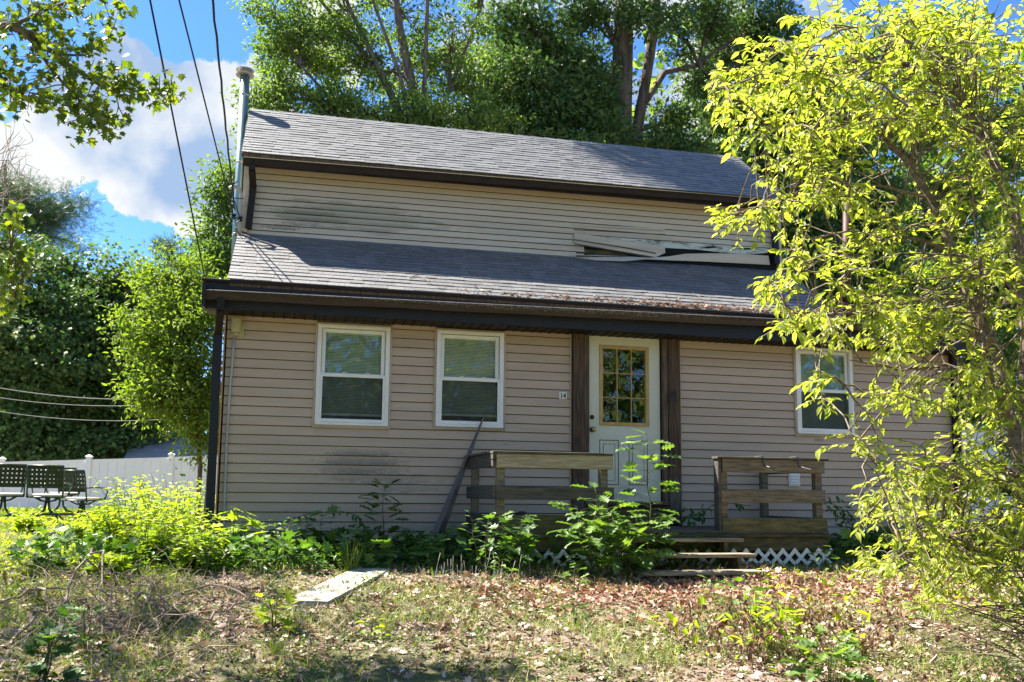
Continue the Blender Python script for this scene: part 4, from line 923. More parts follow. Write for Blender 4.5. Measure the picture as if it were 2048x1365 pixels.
nb = thing('white_outbuilding', 'white building with teal roof edge seen through the leaves right of the house', 'building', tuple(at(1960, 960, 12)))
a, b_ = at(1925, 962, 12), at(2040, 862, 12); MB().box(a[0], b_[0]+3, 12, 15, -.5, b_[2]).build('wall', 'white_paint', nb)
MB().box(a[0]-.1, b_[0]+3.1, 11.9, 15.1, b_[2], b_[2]+.14).build('roof_edge', 'teal_paint', nb)
for k in range(3): MB().box(a[0]+.35+k*.9, a[0]+.85+k*.9, 11.97, 12.02, .6, 1.1).build('window', 'dark_void', nb)
# far power lines on the left
for k, (y0, y1, lab) in enumerate(((771, 799, 'topmost of the three pale far wires crossing the dark trees'), (792, 812, 'middle of the three pale far wires crossing the dark trees'), (819, 842, 'lowest of the three pale far wires crossing the dark trees'))):
    a, b_ = at(-60, y0-6, 15), at(250, y1, 15.5); pts = [a+(b_-a)*t-np.array([0, 0, .10*4*t*(1-t)]) for t in np.linspace(0, 1.25, 16)]
    tag(MB().tube(pts, (.011, .009, .009)[k], 5).build('far_wire', 'wire_pale'), lab, 'wire', 'thin far wires left of the house')

# ------------------------------------------------------------------ trees
def rball(n):
    v = rng.normal(0, 1, (n, 3)); return norm(v)*rng.random((n, 1))**(1/2.2)
def curve(a, b, k=7, droop=0, wob=.06):
    a = np.array(a, float); b = np.array(b, float); L_ = np.linalg.norm(b-a); t = np.linspace(0, 1, k)[:, None]
    P = a+(b-a)*t+np.array([0, 0, 1])*(np.sin(t*np.pi)*droop*L_)
    w = rng.normal(0, wob*L_/k, (k, 3)); w[0] = 0; w[-1] = 0; return P+w
def tree(name, label, cat, trunk, blobs, leaf, size, m, bark, tm=RHOMB, clump_r=.55, dens=1.0, group=None, trunk_r=None, up=.5, twigs=True, flat=.6):
    """trunk: list of (points, radii); blobs: (centre, (rx,ry,rz), clumps, leaves per clump)"""
    base = trunk[0][0][0]; t = thing(name, label, cat, tuple(base), group)
    tubes_obj('trunk', trunk, bark, t, n=10)
    nodes_ = np.concatenate([np.array(p)[len(p)//4:] for p, r in trunk]); limbs = []; data = []
    for c, r, nc, nl in blobs:
        c = np.array(c, float); r = np.array(r, float)
        d = np.linalg.norm(nodes_-(c-[0, 0, r[2]*.5]), axis=1)+np.clip(nodes_[:, 2]-c[2], 0, None)*2
        s = nodes_[np.argmin(d)]; lim = curve(s, c, 8, .08, .12); rr = .02+.012*np.linalg.norm(r)
        limbs.append((lim, np.linspace(rr*1.6, rr*.5, 8)))
        cc = c+rball(nc)*r; 
        for q in cc:
            if twigs:
                st = lim[rng.integers(3, 8)]; limbs.append((curve(st, q, 5, .05, .15), np.linspace(rr*.45, rr*.12, 5)))
            k = max(3, int(nl*dens*rng.uniform(.5, 1.4))); cr_ = clump_r*rng.uniform(.6, 1.3)
            P = q+rng.normal(0, .5, (k, 3))*cr_*np.array([1, 1, flat])
            out = norm(P-q+rng.normal(0, .2, (k, 3)))
            D = norm(out+rng.normal(0, .6, (k, 3))+[0, 0, -.12]); N = norm(rng.normal(0, .6, (k, 3))+[0, 0, up]+.3*norm(P-c))
            data.append(leaves(P, D, N, size*rng.uniform(.6, 1.3, k), tm, np.clip(rng.normal(rng.uniform(.3, .6), .2, k), 0, 1)))
    tubes_obj('branches', limbs, bark, t, n=4)
    leaf_obj('crown', data, m, t)
    return t
def blob(px, py, Y, rx, rz, nc, nl, ry=None):
    c = at(px, py, Y); k = (Y-CAM[1])/F*1.03; return (c, (rx*k, (ry or max(rx, rz)*.8)*k, rz*k), nc, nl)
def trunk_px(pts, Y, w, gbase=True):
    P = [at(x, y, Y) for x, y in pts]; k = (Y-CAM[1])/F/2
    if gbase: b = P[0].copy(); b[2] = float(gz(b[0], b[1]))-.2; P = [b]+P; w = [w[0]*1.15]+list(w)
    return (P, [a*k for a in w])
TS = 'trees behind the house'; TY = 'trees beyond the white fence'
# left background
tree('maple_tree', 'large dark maple at the left edge beyond the white fence', 'tree', [trunk_px([(70,940),(75,800),(90,650),(80,520)], 21, [22,20,14,6])],
     [blob(40,605,21,110,90,34,110), blob(20,710,20,100,110,34,110), blob(110,685,20,110,100,36,110), blob(60,840,20,130,80,30,110), blob(-60,685,21,100,160,26,90), blob(60,525,22,70,40,14,100), blob(10,900,19,120,40,16,110), blob(130,890,20,90,45,14,110)],
     None, .14, 'leaf_dark_far', 'bark_grey', MAPLE, clump_r=.8, group=TY, dens=1.5, flat=.5, up=.7)
tree('maple_tree', 'dark maple with pale sunlit top, between the left edge and the bright green tree', 'tree', [trunk_px([(200,940),(205,800),(190,650),(200,540)], 23, [18,15,12,5])],
     [blob(200,575,23,90,60,30,120), blob(180,665,22.5,110,90,34,110), blob(240,735,22,80,90,30,110), blob(215,810,22,95,90,32,110), blob(255,880,22,60,60,16,110), blob(150,780,23,80,110,22,110), blob(265,635,24,55,70,18,100), blob(285,575,25,50,45,12,100), blob(180,905,21,90,30,12,110), blob(300,685,25,50,120,18,100)],
     None, .14, 'leaf_maple_far', 'bark_grey', MAPLE, clump_r=.8, group=TY, dens=1.5, flat=.5, up=.7)
tree('young_tree', 'bright yellow-green leafy tree standing close to the left house corner', 'tree', [trunk_px([(400,940),(395,840),(375,700),(360,560)], 9, [9,8,6,3])],
     [blob(360,560,9.5,70,60,30,90), blob(350,640,9,95,70,44,90), blob(360,730,9,90,70,44,90), blob(330,790,8.6,75,40,28,90), blob(395,800,9,50,70,26,90), blob(395,870,8.8,40,55,18,80), blob(420,620,9.5,50,90,22,90), blob(290,800,8.6,40,22,8,80), blob(270,680,9,22,20,6,60), blob(260,640,9,20,14,5,50)],
     None, .105, 'leaf_yellow_far', 'bark_grey', OVATE, clump_r=.42, group='young trees left of the house')
tree('young_tree', 'slender light green tree rising behind the left gable beside the flue', 'tree', [trunk_px([(480,880),(465,700),(455,540),(445,380)], 11, [10,9,7,3])],
     [blob(440,400,11,32,60,18,90), blob(455,480,11,40,60,22,90), blob(430,540,10.5,45,50,20,90), blob(470,340,11.5,18,60,10,70), blob(405,480,11,22,50,9,80), blob(470,600,11,50,70,16,90), blob(395,600,12,30,60,12,80)],
     None, .115, 'leaf_mid_far', 'bark_grey', OVATE, clump_r=.42, group='young trees left of the house')
tree('pine_tree', 'tall blue-green pine with bare twigs above the left maples', 'pine', [trunk_px([(20,600),(15,450),(10,330)], 27, [14,12,5])],
     [blob(100,400,27,70,26,22,60), blob(50,430,27,80,30,22,60), blob(20,370,27,60,40,16,60), blob(120,440,27,55,16,14,60), blob(-50,400,27,60,60,12,60), blob(70,470,27,90,20,14,60)],
     None, .30, 'leaf_pine', 'bark_grey', NEEDLE, clump_r=.75, flat=.4, dens=1.8)
tree('pine_tree', 'small dark pine tip showing above the trees left of the house', 'pine', [trunk_px([(345,620),(343,500)], 38, [8,3])], [blob(343,495,38,22,14,8,60), blob(350,520,38,30,12,8,60), blob(325,500,38,14,6,3,50)], None, .36, 'leaf_pine', 'bark_grey', NEEDLE, clump_r=.5, flat=.4)
# bare dead tree at far left
t = thing('dead_tree', 'leafless grey twigs of a dead tree at the left edge below the maple branch', 'tree', tuple(at(-30, 700, 24)))
ln = [([at(-30,700,24), at(-25,450,24), at(-20,330,24)], [.12, .08, .04])]
for k in range(18):
    s = at(-25+rng.uniform(-3,3), rng.uniform(310, 470), 24); e = at(rng.uniform(10, 75), s[2]*0+rng.uniform(255, 440), 24+rng.uniform(-1, 1)); c_ = curve(s, e, 6, .08, .2); ln.append((c_, np.linspace(.022, .007, 6)))
    for j in range(3): q = c_[rng.integers(2, 6)]; ln.append((curve(q, q+rng.normal(0, .35, 3)+[.2, 0, .35], 4, 0, .15), np.linspace(.01, .005, 4)))
tubes_obj('branches', ln, 'dead_twig', t, n=4)
# behind the house
st = [trunk_px([(835,420),(840,250),(800,60),(770,-160)], 9, [26,22,17,9])]+[trunk_px(p, Y, w, False) for p, Y, w in (
     ([(838,340),(790,200),(700,20),(650,-120)], 9.2, [13,11,8,5]), ([(840,320),(850,150),(855,0),(860,-160)], 8.8, [13,10,8,5]), ([(830,300),(760,150),(640,0),(600,-90)], 9.4, [11,8,6,3]), ([(845,330),(900,180),(960,20),(990,-100)], 9.3, [11,9,7,4]),
     ([(810,300),(690,230),(600,130),(560,60)], 9, [9,7,5,3]), ([(835,300),(800,150),(745,0),(720,-100)], 8.7, [9,8,6,4]))]
tree('multi_stem_tree', 'big many-stemmed broadleaf tree behind the left half of the roof', 'tree', st,
     [blob(600,70,9,85,65,26,95), blob(560,180,9,65,60,20,90), blob(640,220,9,85,60,26,95), blob(720,120,9.5,95,80,28,95), blob(760,240,9,110,50,32,95), blob(680,20,9.5,100,60,22,90), blob(540,20,9,55,50,13,85), blob(860,230,8.6,90,65,30,100), blob(900,90,9,90,80,26,95), blob(800,20,9.5,90,70,20,90),
      blob(505,195,9,30,26,6,70), blob(620,140,10,60,60,10,80), blob(950,250,8.8,80,60,26,100), blob(900,300,8.5,130,26,16,90), blob(700,280,8.8,90,26,14,90), blob(560,250,9,50,22,8,80),
      blob(540,300,9.5,70,40,14,100), blob(620,320,9,90,40,18,100), blob(760,340,9,120,40,22,100), blob(900,360,8.5,120,40,20,100), blob(640,120,10.5,120,90,26,100), blob(820,160,10.5,110,100,30,100), blob(940,180,10,80,90,24,100), blob(560,100,9.5,50,60,14,80), blob(650,-120,9,160,90,26,90), blob(850,-140,9,150,100,26,90), blob(740,-300,9,190,110,26,90), ((.75, 6.0, 14.8), (1.25, 1.0, .95), 46, 120), ((1.9, 5.2, 13.6), (.8, .7, .6), 16, 110), ((-.4, 6.6, 16.2), (.9, .8, .8), 20, 110), ((3.0, 4.6, 12.4), (.5, .5, .4), 8, 100), blob(960,-60,9,90,80,18,90)],
     None, .105, 'leaf_mid_far', 'bark_grey', OVATE, clump_r=.38, group=TS, flat=.45, up=.8)
tree('oak_tree', 'huge old oak with thick grooved trunk behind the right half of the roof', 'oak', [trunk_px([(1243,420),(1240,290),(1245,120),(1250,-20),(1245,-220)], 10.5, [54,50,46,40,26]), trunk_px([(1262,320),(1285,200),(1308,60),(1318,-60),(1330,-200)], 10.5, [26,24,21,17,10], False), trunk_px([(1275,230),(1330,145),(1400,130),(1440,190),(1455,240)], 10.7, [14,13,11,9,5], False), trunk_px([(1235,160),(1160,150),(1080,70),(1040,40)], 10.4, [16,13,9,6], False), trunk_px([(1240,110),(1200,20),(1120,-40)], 10.6, [14,11,7], False)],
     [blob(1050,60,10.5,90,60,26,100), blob(1040,170,10,90,70,30,110), blob(1130,120,10.5,80,80,26,110), blob(1120,240,10,90,50,30,120), blob(1170,30,10.5,60,60,16,100), blob(1010,260,10,70,50,20,110), blob(1180,200,10.2,50,60,16,110),
      blob(1350,60,11,50,70,14,90), blob(1420,40,11,90,60,22,100), blob(1540,60,11.5,80,60,22,100), blob(1480,230,11,60,50,16,100), blob(1560,230,11,60,60,16,100), blob(1400,170,11,40,40,9,100), blob(1330,250,11,50,35,12,100), blob(1440,230,11.5,50,40,11,90), blob(1500,110,11.5,70,80,20,100), blob(1290,20,9.8,60,40,12,90), blob(1300,290,10.6,60,20,9,90), blob(1215,270,9.7,40,30,8,90),
      blob(1080,300,10,110,50,26,120), blob(1200,330,9.8,110,40,22,120), blob(1350,330,10.5,110,40,20,110), blob(1020,110,12,110,110,30,110), blob(1160,160,12,110,120,30,110), blob(1450,120,12.5,90,110,26,110), blob(1400,300,12,90,40,14,100), blob(1100,-110,10.5,150,100,26,100), blob(1300,-140,10.5,170,110,26,100), blob(1500,-60,11,120,110,22,100), blob(1230,-300,10.5,200,100,22,100)],
     None, .15, 'leaf_dark_far', 'bark_oak', OAK, clump_r=.5, group=TS)
tree('oak_tree', 'dark leafy tree behind the right end of the roof beside the reddish pipe', 'tree', [trunk_px([(1600,640),(1600,450),(1590,250)], 10, [20,18,10])],
     [blob(1540,330,10,60,70,24,100), blob(1590,440,9.6,70,70,30,110), blob(1500,330,10.5,60,60,20,100), blob(1660,350,10.5,90,80,26,100), blob(1620,160,11,90,80,24,100), blob(1760,400,11,90,100,26,100), blob(1640,550,9.4,70,70,28,110), blob(1720,600,9.4,70,70,24,110), blob(1600,240,10.5,80,60,24,100), blob(1700,430,10,80,90,30,100), blob(1680,280,10.5,80,70,20,100), blob(1560,150,11,60,60,14,100), blob(1760,520,9.6,60,90,20,110)],
     None, .15, 'leaf_dark_far', 'bark_oak', OAK, clump_r=.5, group=TS)
tree('maple_tree', 'sunlit green tree in the right background seen through the near branches', 'tree', [trunk_px([(1850,850),(1850,600),(1840,300)], 13, [16,14,8])],
     [blob(1800,250,13,120,110,45,100), blob(1900,420,13,140,110,57,100), blob(1850,600,12.5,110,90,41,100), blob(2000,250,13,110,140,41,100), blob(2020,550,12.5,90,110,38,100), blob(1960,700,12,80,70,30,100), blob(1860,100,13,160,80,34,90)],
     None, .17, 'leaf_mid_far', 'bark_grey', OVATE, clump_r=.6, group=TS)
tree('small_tree', 'low bright green tree right of the house corner in front of the white building', 'tree', [trunk_px([(2000,960),(2000,860),(1990,780)], 7, [6,5,3])],
     [blob(1990,790,7,60,50,16,80), blob(2040,880,7,50,60,14,80), blob(1950,760,7.5,30,30,8,70), blob(2010,960,6.5,80,40,14,80)], None, .1, 'leaf_yellow_far', 'bark_grey', OVATE, clump_r=.35)

# far wood all round, and the wood across the street behind the camera that the panes mirror
def wood(name, ring, m, n, size):
    P = []
    for (x0, y0, x1, y1, h, k) in ring:
        t = rng.random(k); hh = h*(.75+.25*np.sin(t*37+x0)*np.cos(t*91)); z = rng.random(k)**.8*hh
        P.append(np.stack([x0+(x1-x0)*t+rng.normal(0, 1.6, k), y0+(y1-y0)*t+rng.normal(0, 1.6, k), z-.4], 1))
    P = np.concatenate(P); k = len(P)
    o = leaf_obj(name, [leaves(P, rng.normal(0, 1, (k, 3))+[0, 0, -.3], rng.normal(0, .7, (k, 3))+[0, 0, .6], size*rng.uniform(.6, 1.4, k), TRI3, np.clip(rng.normal(.45, .25, k), 0, 1))], m)
    return tag(o, None, None, kind='stuff')
wood('right_woodland', [(11,20,34,13,19,15000)], 'leaf_mid_far', 0, .42)
wood('woodland', [(-60,44,-12,46,12,9000),(-14,46,50,40,8,9000),(20,26,60,10,10,7000),(-50,60,-50,0,12,5000)], 'leaf_dark_far', 0, .75)
wood('street_woodland', [(-30,-24,34,-26,10,24000)], 'leaf_mid_far', 0, .45)

# ---- near cherry-like tree on the right, built limb by limb
ch = thing('cherry_tree', 'sunlit yellow-green fruit tree with slender leaves filling the right side in front of the house', 'tree', tuple(ground_at(2030, 1230)))
def pl(pts, r):   # (px,py,Y) polyline with radii in metres
    P = np.array([at(x, y, Y) for x, y, Y in pts]); k = len(P); t = np.linspace(0, k-1, (k-1)*4+1); Q = np.stack([np.interp(t, range(k), P[:, i]) for i in range(3)], 1)
    Q[1:-1] += rng.normal(0, .006, Q[1:-1].shape); return Q, np.interp(t, range(k), r)
mains = [pl([(2075,1260,-5.2),(2060,1050,-5.2),(2030,850,-5.1),(1990,700,-5),(1940,600,-5),(1905,500,-4.9),(1860,400,-4.8),(1820,330,-4.7),(1770,280,-4.6),(1700,230,-4.5)], [.075,.07,.062,.055,.048,.042,.036,.03,.02,.012]),
         pl([(2068,1150,-5.3),(2060,900,-5.5),(2050,600,-5.5),(2020,400,-5.5),(1975,300,-5.5),(1920,190,-5.4),(1820,130,-5.3),(1700,120,-5.2)], [.07,.062,.055,.048,.042,.034,.02,.01]),
         pl([(2030,860,-5.1),(1985,760,-5.3),(1960,660,-5.6),(1960,520,-5.7)], [.03,.026,.022,.015]),
         pl([(1990,750,-5),(1940,750,-4.9),(1890,730,-4.8),(1800,740,-4.7),(1700,720,-4.6)], [.028,.024,.02,.014,.008]),
         pl([(2040,950,-5.2),(1950,960,-5.1),(1850,940,-5),(1780,960,-4.9),(1700,860,-4.8)], [.026,.022,.016,.01,.006]),
         pl([(2055,1080,-5.2),(1950,1090,-5.3),(1850,1060,-5.3),(1780,1090,-5.2)], [.024,.018,.012,.006]),
         pl([(1905,500,-4.9),(1800,470,-4.8),(1700,500,-4.6),(1600,540,-4.5)], [.02,.015,.01,.005]),
         pl([(1860,400,-4.8),(1760,370,-4.7),(1650,380,-4.5),(1560,400,-4.4),(1470,430,-4.4)], [.018,.013,.01,.007,.003]),
         pl([(1940,600,-5),(1850,600,-5),(1740,620,-4.9),(1640,640,-4.8),(1590,650,-4.8)], [.018,.014,.01,.006,.003])]
mains = [(q, r_*.72) for q, r_ in mains]
tubes_obj('trunk', mains[:2], 'bark_cherry', ch, n=12); tubes_obj('limbs', mains[2:], 'bark_cherry', ch, n=8)
nodes_ = np.concatenate([q for q, r in mains]); nr = np.concatenate([r for q, r in mains])
# foliage sprays: (px, py, spread x, spread y, number)
SPR = [(1450,160,50,40,9),(1520,200,70,60,16),(1600,150,90,70,30),(1560,300,70,50,14),(1700,100,110,80,42),(1800,60,120,60,40),(1920,60,110,60,40),(1740,200,110,70,40),(1860,200,110,70,40),(1980,200,80,90,36),(1640,260,60,50,20),
       (1600,400,60,36,14),(1530,430,50,16,8),(1470,440,30,12,5),(1680,360,70,50,16),(1620,500,50,30,9),(1560,580,30,22,6),(1770,440,70,60,18),(1710,560,60,50,16),(1610,640,36,10,12),(1680,660,26,12,8),(1790,650,60,50,30),(1860,600,90,90,42),(1960,420,80,110,40),(2010,560,60,90,30),
       (1790,790,60,16,10),(1850,800,50,16,8),(1930,770,50,50,14),(1650,760,20,8,3),(1990,800,60,70,24),(1820,940,55,30,13),(1910,940,70,60,24),(1990,980,70,70,32),(1750,1000,40,40,10),(1850,1050,70,50,20),(1950,1090,80,50,28),(1780,1110,60,40,14),(1870,1150,90,35,22),(2010,1150,60,50,20),(1720,880,22,16,3),(1640,790,14,10,2),
       (2100,300,70,260,30),(2110,800,60,260,26)]
tw = []; LP, LD, LN, LS = [], [], [], []
for cx, cy, sx, sy, n in SPR:
    for _ in range(n):
        px, py = cx+rng.uniform(-1, 1)*sx, cy+rng.uniform(-1, 1)*sy; Y = rng.uniform(-6.1, -4.2)
        e = at(px, py, Y); dd = np.linalg.norm(nodes_-e, axis=1)+.7*np.clip(nodes_[:, 0]*-1+e[0], 0, None); j = rng.choice(np.argpartition(dd, 14)[:14]); s = nodes_[j]
        if np.linalg.norm(e-s) > .9: s = e+(s-e)/np.linalg.norm(e-s)*1.0; s = s if not tw else min((q[0][len(q[0])//2] for q in tw[-160:]), key=lambda q: np.linalg.norm(q-e))
        c_ = curve(s, e, 6, .10, .12); tw.append((c_, np.linspace(.007, .0022, 6)))
        d0 = norm(c_[-1]-c_[-3])
        for q, sc in ((3, .8), (4, .9), (5, 1)):   # side sprays with leaves in two ranks
            ln_ = rng.uniform(.08, .19)*sc; dv = norm(d0+rng.normal(0, .55, 3)+[-.1, 0, -.1]); tip = c_[q]+dv*ln_; tw.append((curve(c_[q], tip, 3, .05, .08), [.0025, .002, .0013]))
            nl = rng.integers(6, 12)
            for i in range(nl):
                f_ = (i+.7)/nl; p = c_[q]+dv*ln_*f_; side = norm(np.cross(dv, [0, 0, 1.]))*(1 if i % 2 else -1)
                LP.append(p); LD.append(dv*.7+side*.8+np.array([0, 0, -.28])+rng.normal(0, .25, 3)); LN.append(np.array([0, 0, 1.])+rng.normal(0, .4, 3)); LS.append(rng.uniform(.03, .075)*(.7+.4*f_))
tubes_obj('twigs', tw, 'bark_cherry', ch, n=4, kind='stuff')
LP, LD, LN, LS = map(np.array, (LP, LD, LN, LS))
o_ = np.argsort(np.linalg.norm(LP-CAM, axis=1)); a_, b_ = o_[:300], o_[300:]
leaf_parts(LP[a_], LD[a_], LN[a_], LS[a_], 'ovate', 'leaf_cherry', ch)
leaf_obj('foliage', [leaves(LP[b_], LD[b_], LN[b_], LS[b_], OVATE, np.clip(rng.normal(.5, .25, len(b_)), 0, 1))], 'leaf_cherry', ch, kind='stuff')
print('cherry leaves', len(LP))

# ---- maple reaching in from the left
mp_ = thing('maple_tree', 'maple whose leafy branches reach in at the upper left corner in front of the sky', 'maple', (-6.4, -2.5, float(gz(-6.4, -2.5))))
mm = [pl([(-200,20,-3.2),(0,50,-3),(45,60,-3),(110,110,-2.9),(190,165,-2.9),(270,180,-2.9),(335,190,-2.9)], [.05,.03,.026,.02,.014,.008,.003]),
      pl([(45,60,-3),(80,110,-3),(130,170,-3),(180,225,-3),(195,250,-3)], [.018,.014,.01,.006,.003]), pl([(20,55,-3),(90,20,-3.1),(170,-10,-3.2),(230,-20,-3.2)], [.016,.012,.008,.004]),
      pl([(-150,100,-2.8),(0,150,-2.8),(35,180,-2.8),(60,185,-2.8)], [.02,.012,.006,.003]), pl([(190,165,-2.9),(230,190,-2.9),(250,240,-2.9)], [.009,.006,.003]), pl([(110,110,-2.9),(170,110,-3),(220,70,-3)], [.012,.008,.004]),
      pl([(-250,420,-2.2),(-60,480,-2.2),(20,500,-2.2),(60,530,-2.2)], [.03,.018,.01,.004])]
tk = [(-6.4,-2.5,-.8),(-6.3,-2.5,1.5),(-6.2,-2.5,4),(-6,-2.6,7)]
tubes_obj('trunk', [(tk, [.22, .19, .15, .07])], 'bark_grey', mp_, n=12)
mm += [(curve(tk[2], mm[0][0][0], 6), np.linspace(.08, .05, 6)), (curve(tk[1], mm[-1][0][0], 6), np.linspace(.06, .03, 6)), (curve(tk[2], mm[3][0][0], 6), np.linspace(.04, .02, 6))]
tubes_obj('limbs', mm, 'bark_grey', mp_, n=8)
MS = [(60,20,70,40,20,-3),(180,10,70,30,14,-3.1),(20,110,40,60,10,-3),(120,80,60,40,14,-3),(210,110,40,50,10,-3),(90,150,60,40,12,-3),(190,180,50,40,14,-2.9),(260,170,40,30,12,-2.9),(320,190,26,26,9,-2.9),(335,150,18,16,3,-2.9),(150,225,70,24,14,-2.9),(220,240,22,22,6,-2.9),(80,210,40,20,6,-2.9),(185,262,26,12,3,-2.9),(10,220,24,30,4,-2.8),
      (20,440,40,30,9,-2.2),(15,520,45,30,10,-2.2),(30,590,34,30,8,-2.2),(5,640,26,20,5,-2.2),(-60,520,60,120,18,-2.2),(-80,80,60,120,20,-3)]
nodes2 = np.concatenate([np.array(q) for q, r in mm[:7]]); tw = []; P_, D_, N_, S_ = [], [], [], []
for cx, cy, sx, sy, n, Y in MS:
    for _ in range(n):
        e = at(cx+rng.uniform(-1, 1)*sx, cy+rng.uniform(-1, 1)*sy, Y+rng.uniform(-.35, .35)); s = nodes2[np.argmin(np.linalg.norm(nodes2-e, axis=1))]
        c_ = curve(s, e, 5, .05, .12); tw.append((c_, np.linspace(.005, .002, 5)))
        for i in range(rng.integers(6, 11)):
            p = c_[rng.integers(2, 5)]+rng.normal(0, .05, 3); P_.append(p); D_.append(rng.normal(0, .7, 3)+[0, 0, -.6]); N_.append(rng.normal(0, .5, 3)+[0, -.4, .8]); S_.append(rng.uniform(.05, .085))
tubes_obj('twigs', tw, 'bark_grey', mp_, n=4, kind='stuff')
P_, D_, N_, S_ = map(np.array, (P_, D_, N_, S_)); od = rng.permutation(len(P_)); vis = od[:300]
leaf_parts(P_[vis], D_[vis], N_[vis], S_[vis], 'maple', 'leaf_maple_near', mp_); rest = od[300:]
leaf_obj('foliage', [leaves(P_[rest], D_[rest], N_[rest], S_[rest], MAPLE)], 'leaf_maple_near', mp_, kind='stuff')
# its upper crown, above the frame, dapples the yard
dat = []; 
for c in [(-5,-1.5,6.2),(-4,-.5,7.2),(-5.5,.5,7),(-3.6,-2.4,6.0),(-4.8,1.5,8)]:
    for q in np.array(c)+rball(9)*[1.3, 1.3, .9]:
        P = q+rng.normal(0, .35, (60, 3)); dat.append(leaves(P, rng.normal(0, 1, (60, 3)), rng.normal(0, .5, (60, 3))+[0, 0, .8], rng.uniform(.07, .11, 60), MAPLE))
leaf_obj('crown', dat, 'leaf_maple_near', mp_, kind='stuff')

# ------------------------------------------------------------------ plants
def stem_plant(name, label, cat, base, h, nl, size, tname, m, lean=(0, 0), spread=.25, parts=True, stems=1, group=None, start=.15, droop=-.2):
    t = thing(name, label, cat, tuple(base), group); P, D, N, Z, ln = [], [], [], [], []
    for s in range(stems):
        a = rng.uniform(0, 6.28); sp_ = spread*h*(0 if stems == 1 else rng.uniform(.4, 1.2)); top = np.array(base)+[lean[0]+math.cos(a)*sp_, lean[1]+math.sin(a)*sp_, h*rng.uniform(.75 if stems > 1 else .97, 1)]
        c_ = curve(np.array(base)-[0, 0, .03], top, 7, 0, .10); ln.append((c_, np.linspace(.004+.004*h, .0018, 7)))
        for i in range(nl//stems):
            f_ = start+(1-start)*(i+.5)/(nl//stems); q = f_*6; i0 = min(int(q), 5); p = c_[i0]+(c_[i0+1]-c_[i0])*(q-i0); an = i*2.4+rng.uniform(-.5, .5)
            dv = np.array([math.cos(an), math.sin(an), .25+rng.normal(0, .15)]); pet = rng.uniform(.2, .7)*size*(1.3-f_*.6); p2 = p+dv*pet
            ln.append(([p, p2], [.0015, .0012])); P.append(p2); D.append(dv+[0, 0, droop+rng.normal(0, .2)]); N.append(np.array([0, 0, 1.])+rng.normal(0, .3, 3)); Z.append(size*rng.uniform(.65, 1.1)*(1.1-.35*f_))
    P, D, N, Z = map(np.array, (P, D, N, Z))
    tubes_obj('stem', ln, 'green_stem', t, n=4)
    if parts: leaf_parts(P, D, N, Z, tname, m, t)
    else: leaf_obj('foliage', [leaves(P, D, N, Z, dict(ovate=OVATE, oak=OAK, maple=MAPLE, curl=CURL)[tname])], m, t)
    return t
def gb(px, Y):   # ground point under a photo column at depth Y
    p = at(px, 1000, Y); return np.array([p[0], p[1], float(gz(p[0], p[1]))])
GP = 'saplings and weeds along the front wall'
